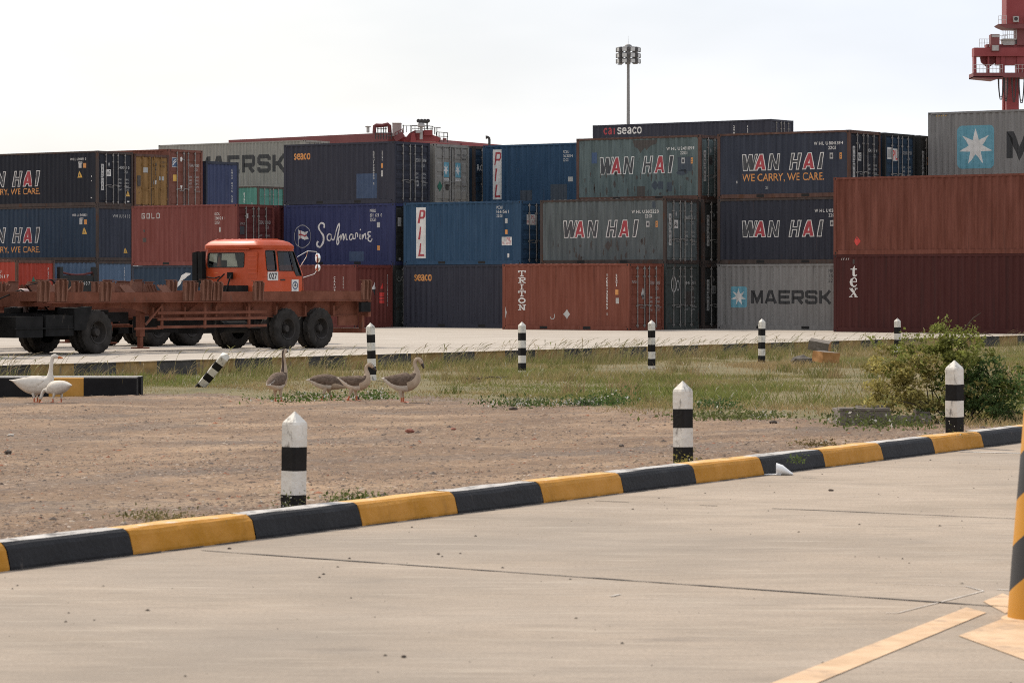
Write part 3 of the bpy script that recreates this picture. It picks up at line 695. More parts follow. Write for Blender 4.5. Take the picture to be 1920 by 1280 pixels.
container('vermilion container with a green triangle at the left edge, behind the black truck', -101.3, 101.6, 0, P_VERM, P_RUST, H=2.896, end='front',
    side=[text('FSCU', (4.3, 2.3, 5.0, 2.44), W_), text('3371 361 7', (4.3, 2.08, 5.5, 2.22), W_), text('45G1', (4.3, 1.86, 4.9, 2.0), W_), rect(4.9, 1.35, 5.1, 1.6, PG)], endart=[poly([(.85, 1.7), (1.3, 1.7), (1.12, 2.15)], GN, 2)] + vtext('FSCU33713', 2.05, 2.55, .16, .07, PG))
container('dark navy container seen only as a sliver left of the GOLD one', -101.6, VL + 2.55, 2.85, P_NAVY2, P_DARK, H=2.591, end='front')
def flat_rack():
    t = thing('flat_rack', 'low black open topped rack end beside the vermilion container', 'flat rack', uv(-101.3 - 3.03, 104.4 + CW / 2, 0), GRID_ROT)
    h, w = 3.03, CW / 2
    m = MB(); m.box(-h, h, -w, w, 0.1, .5)
    m.build('deck', P_DARK, t)
    for sx in (-1, 1):
        m = MB()
        xa, xb = sorted((sx * h, sx * (h - .2)))
        m.box(xa + .05, xb - .02, -w + .2, w - .2, .5, 2.2)
        for sy in (-1, 1): m.box(xa, xb, sy * w - .2 if sy > 0 else -w, w if sy > 0 else -w + .2, 0, 2.6)
        m.build('end_wall', P_DARK, t)
        b = MB(); b.path([(sx * (h - .1), -w + .2 + (CW - .4) * i / 10, 2.30 - .12 * math.sin(math.pi * i / 10) + .04) for i in range(11)], .05, 6); b.build('top_rail', P_DKRED, t)
        if sx > 0:
            m = MB(); 
            for tr, k, l in [text('R C U 3 4 0 7', (.75, 1.75, 2.0, 1.92), 0)]:
                for q in tr: m.add([(h - .045 + .03, p[0] - w, p[1]) for p in q], [(0, 1, 2)], 0)
            m.build('lettering', ARTM[0], t)
flat_rack()
# --- behind: long grey one with teal beneath
container('long light grey MAERSK container high at the back left, partly behind the faded blue one', -123.0, 148.3, 7.83, P_GREYB, P_GREYB, L=12.19, H=2.896, side=art_block('MAERSK', (3.35, .98, 10.6, 2.04), K_, .26, .2), endbody=P_GREYB, ribs=4)
container('teal green container under the long grey MAERSK one', -123.25, 144.2, 5.18, P_TEAL, P_RUSTD, side=vtext('EISU 3810 2', 4.9, 2.2, .16, .08, W_) + vtext('22G1', 5.5, 1.6, .16, .08, PG), ribs=4)
container('long slate container lettered caiseaco on the skyline behind the staircase', -90.5, 150.2, 8.2, P_SEACO, P_SEACO, L=12.19, H=2.896, ribs=4,
    side=art_low('cai', (.75, 2.33, 1.68, 2.72), RD) + art_low('seaco', (1.7, 2.33, 3.45, 2.72), W_) + vtext('2981', 9.7, 2.6, .18, .08, W_) + vtext('45G1', 10.6, 2.6, .18, .08, W_))
# --- bay of the navy pair, right
star = lambda x0, x1, z0, z1: [rrect(x0, z0, x1, z1, (x1 - x0) * .12, CY, 1)] + art_star((x0 + x1) / 2, (z0 + z1) / 2, (x1 - x0) * .46, (z1 - z0) * .43, W_, 2)
container('light grey MAERSK container with a small star square, at ground level under navy ones', -59.9, vrow(2), 0, P_GREY, P_GREY,
    side=star(.60, 1.36, .86, 1.70) + art_block('MAERSK', (1.58, 1.03, 5.20, 1.54), K_, .12, .16) + [text('MRIU', (5.10, 2.24, 5.42, 2.38), DK), text('351 801', (5.10, 2.05, 5.7, 2.19), DK), text('2211', (5.10, 1.86, 5.42, 2.0), DK)])
container('navy container lettered WAN HAI without slogan, on the small star container', -59.9, vrow(2), Z1, P_NAVY2, P_RUSTD,
    side=art_outlined((1.12, 1.05, 4.88, 1.71), W_, DK, RD) + code(4.45, 5.75, 2.13, .13, 'W H L U 024116 2', '22G1'), endart=strip_label(2.591, 'A1'), ribs=3)
container('navy container with an orange WE CARRY slogan, topmost of its stack', -59.9, vrow(2), Z2, P_NAVY, P_RUST,
    side=art_outlined((1.13, 1.09, 4.90, 1.75), W_, DK, RD) + care(1.15, 4.90, .62, .97) + code(4.42, 5.75, 2.16, .13, 'W H L U 804139 4', '22G1') + [rect(.86, .60, .93, .70, PG), text('21', (2.2, .35, 2.35, .47), GY)],
    endart=strip_label(2.591, 'A5', PG) + door_rows(2.591, '804139 4'), ribs=3, endbody=P_BLACKBLUE)
container('dark blue container with a white and red PIL plate across its doors', -59.9, vrow(3), Z2, P_PILD, P_DARK, ribs=6, endart=[rect(.22, 1.55, .62, 2.02, W_, 1), rect(.26, 1.62, .58, 1.95, GY, 2), rect(.66, 1.5, 1.05, 1.98, W_, 1), text('PIL', (.68, 1.54, 1.03, 1.92), SC_, 2, .015)] + door_rows(2.591, 'PCIU 0193'))
container('black container with white upright strip on its doors, next to the big star container', -59.9, vrow(4) + .02, Z2, P_DARK, P_DARK, ribs=3, endart=strip_label(2.591, 'A3', OR))
container('plain dark green container peeping over the black doors beside the big star', -53.5, vrow(5.6), Z2, P_DKGREEN, P_TEAL)
container('orange brown long container with a red flame diamond, upper of the two at the right', -58.5 + 12.19, 101.6, 2.899, P_TEXU, P_TEXU, L=12.19, H=2.896,
    side=[diamond(1.0, .50, .14, .18, SC_, 2), poly([(.97, .58), (1.03, .58), (1.0, .66)], K_, 3)])
def serif_tex(x, m):
    o = [poly([(x - .045, 2.12), (x - .045, 2.335), (x - .045, 2.375), (x + .055, 2.50), (x + .055, 2.375), (x + .055, 2.335), (x + .055, 2.16), (x + .09, 2.125), (x + .165, 2.155), (x + .165, 2.12), (x + .09, 2.075), (x + .01, 2.07)], m, 2),
         rect(x - .11, 2.335, x - .05, 2.372, m, 2), rect(x + .06, 2.335, x + .165, 2.372, m, 2)]
    o += [line([(x - .06, 1.885), (x + .145, 1.885), (x + .135, 1.97), (x + .08, 2.025), (x + .0, 2.03), (x - .07, 1.97), (x - .10, 1.87), (x - .07, 1.76), (x + .0, 1.705), (x + .09, 1.71), (x + .165, 1.78)], [.03, .03, .05, .035, .03, .07, .095, .075, .05, .035, .015], m, 2)]
    o += [line([(x - .095, 1.615), (x + .12, 1.335)], .095, m, 2), line([(x + .12, 1.615), (x - .11, 1.335)], .032, m, 3)]
    for (a, b, c) in ((-.165, -.02, 1.63), (.05, .185, 1.63), (-.175, -.045, 1.32), (.045, .195, 1.32)): o.append(rect(x + a, c - .014, x + b, c + .014, m, 4))
    return o
container('long maroon container with white serif tex down its side, at ground level on the right', -58.5 + 12.19, 101.6, 0, P_TEXL, P_TEXL, L=12.19, H=2.896,
    side=serif_tex(.84, W_) + [poly([(.3 + .1 * i, 2.70), (.33 + .1 * i, 2.70), (.37 + .1 * i, 2.77), (.34 + .1 * i, 2.77)], PG, 1) for i in range(4)] + [rect(.80, 2.55, .88, 2.72, RU, 1)])
container('long grey container with a big star square on the skyline at the right edge', -59.6 + 12.19, 111.1, 5.80, P_GREY, P_GREY, L=12.19, H=2.896,
    side=star(1.30, 2.95, .60, 2.32) + art_block('MAERSK', (3.55, .98, 10.9, 2.0), K_, .27, .2) + [poly([(.35 + .1 * i, 2.72), (.38 + .1 * i, 2.72), (.42 + .1 * i, 2.78), (.39 + .1 * i, 2.78)], YE, 1) for i in range(5)])

# ------------------------------------------------------------------ ground, roads, kerbs
K0 = Vector((-2.42, 19.86)); KD = Vector((.493, .870)).normalized(); KN = Vector((-KD.y, KD.x))
U_EDGE = -48.6                                   # the edge of the container yard
ZP = 0.05                                        # level of the near road
def ks(s, w, z=0.0): p = K0 + KD * s + KN * w; return Vector((p.x, p.y, z))
def wmax(s): p = K0 + KD * s; return ((p.x * UX + p.y * UY) - U_EDGE) / -(KN.x * UX + KN.y * UY)
W_PTS, Z_PTS = [0, 0.25, 3, 8, 18, 28, 45], [.16, .15, .06, -.06, -.25, -.33, -.36]
def ground_z(x, y):
    q = Vector((x, y)) - K0
    return float(np.interp(q.dot(KN), W_PTS, Z_PTS)) + 0.03 * math.sin(x * 1.3 + 0.4 * y) * math.sin(y * 0.7) * min(1, max(0, q.dot(KN) / 4))
YB_X, YB_Y = [-20, -14, -7, -3, -.5, 1.2, 2.45, 4.0, 4.9, 7, 9], [61, 60, 58.0, 55.0, 52, 46.5, 42.5, 38.5, 36, 32, 28]
def grass_edge(x): return float(np.interp(x, YB_X, YB_Y))

def ground_material(name, cols, scale, stretch=(1, 1, 1), fine=60.0, bump=0.3, rot=0.0, spots=None, rough=0.9, detail=8, streak=None):
    m = bpy.data.materials.new(name); m.use_nodes = True; t = m.node_tree; b = t.nodes['Principled BSDF']; N, L = t.nodes.new, t.links.new
    tc = N('ShaderNodeTexCoord'); mp = N('ShaderNodeMapping'); mp.inputs['Scale'].default_value = stretch; mp.inputs['Rotation'].default_value = (0, 0, rot)
    L(tc.outputs['Object'], mp.inputs['Vector'])
    nz = N('ShaderNodeTexNoise'); nz.inputs['Scale'].default_value = scale; nz.inputs['Detail'].default_value = detail; nz.inputs['Roughness'].default_value = .65
    L(mp.outputs[0], nz.inputs['Vector'])
    rp = N('ShaderNodeValToRGB'); e = rp.color_ramp.elements
    e[0].position = .32; e[0].color = cols[0] + (1,); e[1].position = .68; e[1].color = cols[2] + (1,)
    k = e.new(.5); k.color = cols[1] + (1,)
    L(nz.outputs['Fac'], rp.inputs['Fac']); out = rp.outputs['Color']
    n2 = N('ShaderNodeTexNoise'); n2.inputs['Scale'].default_value = fine; n2.inputs['Detail'].default_value = 5; n2.inputs['Roughness'].default_value = .7
    L(tc.outputs['Object'], n2.inputs['Vector'])
    ov = N('ShaderNodeMix'); ov.data_type = 'RGBA'; ov.blend_type = 'OVERLAY'; ov.inputs['Factor'].default_value = .55
    L(out, ov.inputs['A']); r2 = N('ShaderNodeValToRGB'); r2.color_ramp.elements[0].position = .3; r2.color_ramp.elements[1].position = .7
    r2.color_ramp.elements[0].color = (.28, .28, .28, 1); r2.color_ramp.elements[1].color = (.68, .68, .68, 1)
    L(n2.outputs['Fac'], r2.inputs['Fac']); L(r2.outputs['Color'], ov.inputs['B']); out = ov.outputs['Result']
    for sp in (spots or []):                       # stains with a shape of their own
        sc, st, rt, p0, p1, col, amt = sp
        m3 = N('ShaderNodeMapping'); m3.inputs['Scale'].default_value = st; m3.inputs['Rotation'].default_value = (0, 0, rt); L(tc.outputs['Object'], m3.inputs['Vector'])
        n3 = N('ShaderNodeTexNoise'); n3.inputs['Scale'].default_value = sc; n3.inputs['Detail'].default_value = 6; n3.inputs['Roughness'].default_value = .6; L(m3.outputs[0], n3.inputs['Vector'])
        r3 = N('ShaderNodeValToRGB'); r3.color_ramp.elements[0].position = p0; r3.color_ramp.elements[0].color = (0, 0, 0, 1)
        r3.color_ramp.elements[1].position = p1; r3.color_ramp.elements[1].color = (amt, amt, amt, 1); L(n3.outputs['Fac'], r3.inputs['Fac'])
        mm = N('ShaderNodeMix'); mm.data_type = 'RGBA'; L(r3.outputs['Color'], mm.inputs['Factor']); L(out, mm.inputs['A']); mm.inputs['B'].default_value = col + (1,); out = mm.outputs['Result']
    L(out, b.inputs['Base Color']); b.inputs['Roughness'].default_value = rough; b.inputs['Specular IOR Level'].default_value = .3
    bp = N('ShaderNodeBump'); bp.inputs['Strength'].default_value = bump; bp.inputs['Distance'].default_value = .015
    L(n2.outputs['Fac'], bp.inputs['Height']); L(bp.outputs['Normal'], b.inputs['Normal'])
    return m
A_J = math.atan2(-.604, .797)
M_ROAD = ground_material('road_concrete', [(.262, .209, .158), (.328, .263, .202), (.385, .311, .242)], .45, (1, 1.3, 1), 42, .3, -A_J + .12,
                         [(.16, (1, 1.2, 1), .4, .46, .66, (.215, .185, .155), .6), (.9, (.8, 1.5, 1), -A_J - .35, .52, .70, (.20, .165, .132), .4), (5.5, (.35, 2.6, 1), -A_J - .15, .52, .66, (.215, .175, .138), .5), (4.2, (.3, 2.4, 1), -A_J + .2, .56, .70, (.42, .36, .29), .5), (1.3, (.8, 1.6, 1), -A_J - .6, .60, .76, (.17, .14, .115), .55), (40, (1, 1, 1), 0, .66, .72, (.10, .082, .068), .7)], .85)
M_YARD = ground_material('yard_concrete', [(.34, .295, .245), (.40, .352, .297), (.45, .40, .345)], .5, (1, 5, 1), 30, .15, -A_J - .6,
                         [(.5, (.12, 2.5, 1), -PHI, .50, .62, (.24, .205, .17), .7), (1.6, (.2, 3.5, 1), -PHI, .58, .66, (.17, .145, .12), .6)], .85)
M_GRAVEL = ground_material('gravel_soil', [(.132, .081, .050), (.200, .129, .080), (.315, .208, .130)], .35, (1, 1, 1), 30, 1.0, 0,
                           [(.22, (1, 1.6, 1), .6, .50, .62, (.135, .102, .080), .75), (.3, (1, 1.4, 1), .9, .54, .68, (.39, .27, .17), .6), (9, (1, 1, 1), 0, .54, .62, (.085, .062, .050), .75), (13, (1, 1, 1), 0, .60, .66, (.40, .31, .24), .8), (28, (1, 1, 1), 0, .60, .64, (.06, .046, .04), .8)], .95)
M_SOIL = ground_material('soil_under_grass', [(.095, .085, .036), (.14, .115, .05), (.19, .145, .075)], .6, (1, 1, 1), 20, .8)

def sheet(name, pts, m, kind='structure'):
    b = MB(); b.poly(pts, 0); o = b.build(name, m, fix=False); return tag(o, kind=kind)
g = MB(); g.poly([(-5000, -5000, -.9), (5000, -5000, -.9), (5000, 5000, -.9), (-5000, 5000, -.9)], 0); tag(g.build('ground', M_GRAVEL, fix=False), kind='structure')
o = sheet('yard', [uv(U_EDGE, -900), uv(U_EDGE, 1500), uv(-2500, 1500), uv(-2500, -900)], M_YARD)
# fix winding so the sheet faces up
for ob in (o,):
    if ob.data.polygons[0].normal.z < 0: ob.data.flip_normals()
def up(ob):
    ob.data.update()
    if ob.data.polygons[0].normal.z < 0: ob.data.flip_normals()
    return ob
JOINT = mat('joint_filler', (.07, .055, .045), rough=.95, var=.3)
rd = MB(); rd.poly([ks(-150, 0, ZP), ks(330, 0, ZP), ks(330, -250, ZP), ks(-150, -250, ZP)], 0)
def joint(p, q, w, z=ZP + .004, n=14, breaks=()):
    p, q = Vector(p), Vector(q); d = (q - p).normalized(); nn = Vector((-d.y, d.x)); r_ = random.Random(int(p.x * 100)); last = None
    for i in range(n):
        t0, t1 = i / n, (i + 1) / n
        if any(a < t0 < b for a, b in breaks): continue
        w0 = w * (last or r_.uniform(.5, 1.2)); last = r_.uniform(.4, 1.3); w1 = w * last
        a, b = p + (q - p) * t0, p + (q - p) * t1
        rd.poly([(a.x - nn.x * w0, a.y - nn.y * w0, z), (b.x - nn.x * w1, b.y - nn.y * w1, z), (b.x + nn.x * w1, b.y + nn.y * w1, z), (a.x + nn.x * w0, a.y + nn.y * w0, z)], 1)
joint((-2.02, 20.18), (2.61, 16.67), .018, n=40); joint((2.61, 16.67), (9.0, 11.8), .012)
joint((.66, 24.82), (3.9, 22.8), .016, n=24, breaks=((.05, .22), (.28, .40))); joint((3.9, 22.8), (12, 17.7), .010)
joint((-6.5, 14.9), (-1.0, 10.7), .012)
r_ = random.Random(2); s_ = -3.0                      # dirt gathered along the foot of the kerb
while s_ < 60:
    l_ = r_.uniform(.15, .5); w0_, w1_ = r_.uniform(.01, .05), r_.uniform(.01, .05)
    rd.poly([ks(s_, .004, ZP + .004), ks(s_ + l_, .004, ZP + .004), ks(s_ + l_ * .8, -w1_, ZP + .004), ks(s_ + l_ * .2, -w0_, ZP + .004)], 1); s_ += l_ * r_.uniform(1.0, 1.25)
up(rd.build('road', [M_ROAD, JOINT], fix=False))
tag(bpy.data.objects['road'], kind='structure')
for ob in (bpy.data.objects['road'],):
    bm = bmesh.new(); bm.from_mesh(ob.data)
    for f in bm.faces:
        if f.normal.z < 0: f.normal_flip()
    bm.to_mesh(ob.data); bm.free()
M_CREAM = mat('road_paint_cream', (.56, .365, .205), rough=.8, var=.14, scale=5, rust=.5, rust_col=(.37, .255, .165), rust_scale=3.0)
M_CHALK = mat('chalk', (.50, .45, .40), rough=.9, var=.2, rust=.5, rust_col=(.36, .30, .24), rust_scale=14)
mk = MB(); z = ZP + .004
for P in ([(2.433, 16.61), (2.50, 16.34), (1.332, 13.475), (.05, 10.3), (-.2, 10.3), (1.133, 13.475)],
          [(2.198, 15.27), (2.52, 16.0), (2.75, 15.7), (2.64, 14.76), (2.407, 14.0)],
          [(2.57, 16.92), (2.746, 17.36), (2.80, 16.80), (2.594, 16.31)]):
    mk.poly([(p[0], p[1], z) for p in P], 0)
for P, w in (([(1.97, 16.33), (2.03, 16.33), (2.66, 17.5), (2.60, 17.78)], .006), ([(2.60, 17.78), (2.2, 17.95)], .004), ([(4.63, 32.1), (6.2, 31.3)], .06), ([(2.75, 17.6), (3.1, 17.3)], .01), ([(.55, 17.2), (.60, 17.32)], .012)):
    for i in range(len(P) - 1):
        a, b = Vector(P[i]), Vector(P[i + 1]); d = (b - a).normalized(); nn = Vector((-d.y, d.x)) * w
        mk.poly([(a.x - nn.x, a.y - nn.y, z), (b.x - nn.x, b.y - nn.y, z), (b.x + nn.x, b.y + nn.y, z), (a.x + nn.x, a.y + nn.y, z)], 1)
o = mk.build('road_marking', [M_CREAM, M_CHALK], fix=False); tag(o, kind='structure')
bm = bmesh.new(); bm.from_mesh(o.data)
for f in bm.faces:
    if f.normal.z < 0: f.normal_flip()
bm.to_mesh(o.data); bm.free()

# verge between the near kerb and the yard: gravel in front, grass behind
NS, NW = 330, 170
ss = np.concatenate([np.linspace(-25, 0, 30), np.linspace(0.2, 60, 240), np.linspace(61, 170, 60)]); NS = len(ss)
vs = np.zeros((NS, NW, 3)); gr = np.zeros((NS, NW))
for i, s in enumerate(ss):
    wm = wmax(s)
    for j in range(NW):
        w = .2 + (wm - .2) * (j / (NW - 1)) ** 1.35
        p = K0 + KD * s + KN * w
        vs[i, j] = (p.x, p.y, ground_z(p.x, p.y) if j < NW - 1 else -.45)
vs[:, 1:-1, 2] += rng.normal(0, .006, (NS, NW - 2))
idx = np.arange(NS * NW).reshape(NS, NW)
faces = np.stack([idx[:-1, :-1], idx[:-1, 1:], idx[1:, 1:], idx[1:, :-1]], -1).reshape(-1, 4)
me = bpy.data.meshes.new('verge'); me.from_pydata(vs.reshape(-1, 3).tolist(), [], faces.tolist())
me.materials.append(M_GRAVEL); me.materials.append(M_SOIL)
mi = []
hx = lambda x, y: 1.6 * math.sin(x * 1.9 + 1) * math.sin(y * .8) + .9 * math.sin(x * 4.7 + y * 2.1)
for p in me.polygons:
    c = p.center; mi.append(1 if c.y > grass_edge(c.x) + hx(c.x, c.y) + 1.2 else 0)
me.polygons.foreach_set('material_index', mi); me.polygons.foreach_set('use_smooth', [True] * len(mi))
me.update()
if me.polygons[0].normal.z < 0: me.flip_normals()
o = bpy.data.objects.new('verge', me); COL.objects.link(o); tag(o, kind='structure')

# near kerb: yellow and black blocks, sloped face, worn pale top
YEL = mat('kerb_yellow', (.475, .200, .003), spec=.2, rough=.65, var=.14, scale=3, rust=.08, rust_col=(.26, .15, .05), runs=.5, rust_scale=7, bump=.35, bump_scale=25)
BLK = mat('kerb_black', (.014, .0135, .015), spec=.2, rough=.65, var=.2, scale=4, rust=.16, rust_col=(.075, .06, .052), rust_scale=7, bump=.4, bump_scale=25)
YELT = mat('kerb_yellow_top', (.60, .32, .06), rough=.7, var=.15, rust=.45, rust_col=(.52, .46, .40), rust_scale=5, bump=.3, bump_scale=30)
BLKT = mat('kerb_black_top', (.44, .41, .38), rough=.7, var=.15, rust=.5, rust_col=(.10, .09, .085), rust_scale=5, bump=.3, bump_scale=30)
cuts = [-30.1 + 1.37 * i for i in range(20)]
cuts = [c for c in cuts if c < -2.0] + [-1.25, -.01, 1.38, 2.73, 4.08, 5.42, 6.79, 8.16, 9.55, 10.93, 12.34, 13.70, 15.08]
while cuts[-1] < 120: cuts.append(cuts[-1] + 1.36)
SEC = [(0.0, -.05), (0.0, .02), (.028, .125), (.045, .150), (.075, .166), (.215, .170), (.22, .0)]
kb = MB(); start = cuts.index(-1.25)
for i in range(len(cuts) - 1):
    a, b = cuts[i] + .004, cuts[i + 1] - .004
    yel = (i - start) % 2 == 1
    n = 5
    pr = [[ks(a + (b - a) * k / n, q[0] + random.uniform(-.003, .003), ZP + q[1] + (random.uniform(-.004, .004) if q[1] > 0.03 else 0)) for q in SEC] for k in range(n + 1)]
    for k in range(n):
        for j in range(len(SEC) - 1):
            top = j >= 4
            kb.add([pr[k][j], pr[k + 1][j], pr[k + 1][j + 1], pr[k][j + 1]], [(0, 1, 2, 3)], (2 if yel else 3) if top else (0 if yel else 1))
    for e in (0, n): kb.poly(pr[e], 0 if yel else 1)
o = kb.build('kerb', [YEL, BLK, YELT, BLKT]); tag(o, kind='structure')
# yard edge: weathered painted face
YELW = mat('worn_yellow', (.30, .175, .045), rough=.85, var=.25, scale=3, rust=.5, rust_col=(.15, .115, .075), rust_scale=3)
BLKW = mat('worn_black', (.050, .045, .040), rough=.85, var=.3, scale=3, rust=.4, rust_col=(.14, .115, .09), rust_scale=3)
YE_TOP = mat('yard_rim', (.55, .49, .42), rough=.85, var=.12)
yk = MB(); v = 30.0; i = 0
while v < 150:
    yk.add([uv(U_EDGE, v, -.6), uv(U_EDGE, v + 1.37, -.6), uv(U_EDGE - .03, v + 1.37, .02), uv(U_EDGE - .03, v, .02)], [(0, 1, 2, 3)], i % 2)
    yk.add([uv(U_EDGE - .03, v, .02), uv(U_EDGE - .03, v + 1.37, .02), uv(U_EDGE - .25, v + 1.37, .02), uv(U_EDGE - .25, v, .02)], [(0, 1, 2, 3)], 2)
    yk.add([uv(U_EDGE - .25, v, .02), uv(U_EDGE - .25, v + 1.37, .02), uv(U_EDGE - .25, v + 1.37, -.05), uv(U_EDGE - .25, v, -.05)], [(0, 1, 2, 3)], 2)
    v += 1.37; i += 1
o = yk.build('yard_kerb', [YELW, BLKW, YE_TOP], fix=False); tag(o, kind='structure')

# ------------------------------------------------------------------ pebbles, grass
def add_mesh_np(name, verts, faces_n, nper, cols, m, kind='stuff', label=None):
    """verts (n*nper,3), one face of nper corners each, face colours"""
    n = len(verts) // nper
    me = bpy.data.meshes.new(name); me.vertices.add(len(verts)); me.vertices.foreach_set('co', verts.reshape(-1).astype(np.float32))
    me.loops.add(len(verts)); me.loops.foreach_set('vertex_index', np.arange(len(verts), dtype=np.int32))
    me.polygons.add(n); me.polygons.foreach_set('loop_start', np.arange(0, len(verts), nper, dtype=np.int32))
    me.update(calc_edges=True)
    ca = me.color_attributes.new('Col', 'FLOAT_COLOR', 'POINT')
    c4 = np.ones((len(verts), 4), np.float32); c4[:, :3] = np.repeat(cols, nper, 0); ca.data.foreach_set('color', c4.reshape(-1))
    me.materials.append(m); me.validate(); me.update()
    o = bpy.data.objects.new(name, me); COL.objects.link(o); tag(o, label, kind=kind); return o
M_LEAF = attr_mat('grass_blades', sub=.35)
M_PEB = attr_mat('pebble_stone', rough=.9)
def gz_np(X, Y):
    q0, q1 = X - K0.x, Y - K0.y; w = q0 * KN.x + q1 * KN.y
    return np.interp(w, W_PTS, Z_PTS) + .03 * np.sin(X * 1.3 + .4 * Y) * np.sin(Y * .7) * np.clip(w / 4, 0, 1), w, q0 * KD.x + q1 * KD.y
# pebbles over the gravel
n = 100000
Y = 17 + 43 * rng.random(n) ** 1.5; X = (rng.random(n) * 2 - 1) * (.23 * Y + 1.0)
Z, w, s = gz_np(X, Y); ge = np.interp(X, YB_X, YB_Y)
ok = (w > .3) & (Y < ge + 2) & (rng.random(n) < np.where(np.sin(X * .9 + 2) * np.sin(Y * .55) > -.1, 1, .45)); X, Y, Z = X[ok], Y[ok], Z[ok]; n = len(X)
r = .005 + .012 * rng.random(n) ** 3 + np.where(rng.random(n) < .008, .02, 0)
octa = np.array([(1, 0, 0), (0, 1, 0), (-1, 0, 0), (0, -1, 0)], float)
ang = rng.random(n) * 6.28; sx, sy, sz = r * (1 + .7 * rng.random(n)), r * (.8 + .4 * rng.random(n)), r * (.5 + .5 * rng.random(n))
ring = []
for k in range(5):
    a = ang + k * 2 * np.pi / 5; q = .8 + .4 * rng.random(n)
    ring.append(np.stack([X + np.cos(a) * sx * q, Y + np.sin(a) * sy * q, Z + sz * .3], -1))
topv = np.stack([X + .2 * r, Y, Z + sz * 1.1], -1)
tri_ = np.stack([np.stack([ring[k], ring[(k + 1) % 5], topv], 1) for k in range(5)], 1).reshape(-1, 3)
base = np.array([(.235, .155, .105), (.30, .215, .145), (.155, .112, .085), (.42, .34, .27), (.28, .115, .065), (.115, .090, .075)])
col = base[rng.choice(6, n, p=[.28, .20, .24, .07, .05, .16])] * (.8 + .4 * rng.random((n, 1)))
add_mesh_np('gravel', tri_, None, 3, np.repeat(col, 5, 0), M_PEB)
# grass blades
def blades(name, X, Y, Z, h, wd, lean, cols, label=None, lean_dir=None):
    n = len(X); a = rng.random(n) * 6.28
    ld = rng.random(n) * 6.28 if lean_dir is None else lean_dir + rng.normal(0, .7, n)
    dx, dy = np.cos(a) * wd, np.sin(a) * wd * .6
    lx, ly = np.cos(ld) * lean * h, np.sin(ld) * lean * h
    z0 = Z - .02
    q1 = np.stack([X - dx, Y - dy, z0], -1); q2 = np.stack([X + dx, Y + dy, z0], -1)
    m1 = np.stack([X - dx * .7 + lx * .35, Y - dy * .7 + ly * .35, z0 + h * .6], -1); m2 = np.stack([X + dx * .7 + lx * .35, Y + dy * .7 + ly * .35, z0 + h * .6], -1)
    t1 = np.stack([X + lx, Y + ly, z0 + h], -1)
    T = np.stack([np.stack([q1, q2, m2], 1), np.stack([q1, m2, m1], 1), np.stack([m1, m2, t1], 1)], 1).reshape(-1, 3)
    return add_mesh_np(name, T, None, 3, np.repeat(cols, 3, 0), M_LEAF, label=label)
def field(X, Y):
    r_ = np.random.default_rng(5); out = 0
    for k in range(22):                            # sum of waves in random directions: patches without a visible period
        a_ = r_.random() * 6.28; fq = .25 * 1.25 ** k if k < 11 else .3 * 1.22 ** (k - 11)
        out = out + np.sin((X * np.cos(a_) + Y * np.sin(a_) * .55) * fq + r_.random() * 6.28) * (.62 if k % 11 < 6 else .34)
    return out * .55
GREEN, DRY, STRAW = np.array([.155, .180, .045]), np.array([.33, .24, .125]), np.array([.34, .26, .15])
n = 600000
Y = 30 + 72 * rng.random(n); X = (rng.random(n) * 2 - 1) * (.27 * Y + 1.5) * (.72 + .28 * rng.random(n) ** .5)
Z, w, s = gz_np(X, Y); ge = np.interp(X, YB_X, YB_Y); uu = X * UX + Y * UY; edge_gap = uu - U_EDGE
dist = Y - ge + 1.6 * np.sin(X * 1.9 + 1) * np.sin(Y * .8) + .9 * np.sin(X * 4.7 + Y * 2.1)
ok = (w > .35) & (uu > U_EDGE + .1) & (rng.random(n) < np.clip(dist / 6 + .15, 0, 1))
ok &= rng.random(n) < np.clip(.62 + .62 * field(X * 1.3, Y), .05, 1)
ok &= rng.random(n) < np.clip(.25 + edge_gap / 5, 0, 1)
X, Y, Z, uu, dist = X[ok], Y[ok], Z[ok], uu[ok], dist[ok]; n = len(X)
gf = np.clip(.40 + .30 * field(X, Y) + .25 * np.exp(-((dist - 12) / 5) ** 2) - .30 * np.exp(-((dist - 4) / 4) ** 2) + rng.normal(0, .22, n), 0, 1)[:, None]
tc_ = np.stack([(rng.random(150) * 2 - 1) * 15, 36 + 56 * rng.random(150)], -1)      # taller tufts here and there
near_k = np.exp(-((uu - U_EDGE) / 3.0) ** 2)
cols = (GREEN * gf + DRY * (1 - gf)) * (.7 + .6 * rng.random((n, 1)))
pale = rng.random(n) < .012; cols[pale] = np.array([.55, .52, .45])
h = (.04 + .08 * rng.random(n)) * (1 + .7 * near_k) * np.clip(1 + .5 * field(Y * .8 + 3, X * 1.7), .5, 2.2) * np.clip(.35 + dist / 7, .4, 1.2)
own = rng.integers(0, 150, 9000); Xt = tc_[own, 0] + rng.normal(0, .13, 9000); Yt = tc_[own, 1] + rng.normal(0, .16, 9000); Zt, wt, s_t = gz_np(Xt, Yt)
okt = (wt > 1) & (Xt * UX + Yt * UY > U_EDGE + .2) & (Yt > np.interp(Xt, YB_X, YB_Y) - .5); own = own[okt]; kt = int(okt.sum()); gt_ = np.clip(.55 + .5 * np.sin(own * 1.7)[:, None] + rng.normal(0, .15, (kt, 1)), 0, 1)
X, Y, Z = np.concatenate([X, Xt[okt]]), np.concatenate([Y, Yt[okt]]), np.concatenate([Z, Zt[okt]]); h = np.concatenate([h, (.14 + .22 * rng.random(kt)) * (.6 + .5 * np.abs(np.sin(own * 2.3)))])
cols = np.concatenate([cols, (GREEN * .85 * gt_ + DRY * (1 - gt_)) * (.65 + .5 * rng.random((kt, 1)))]); n = len(X)
blades('grass', X, Y, Z, h, .0045 + .005 * rng.random(n), .7, cols)
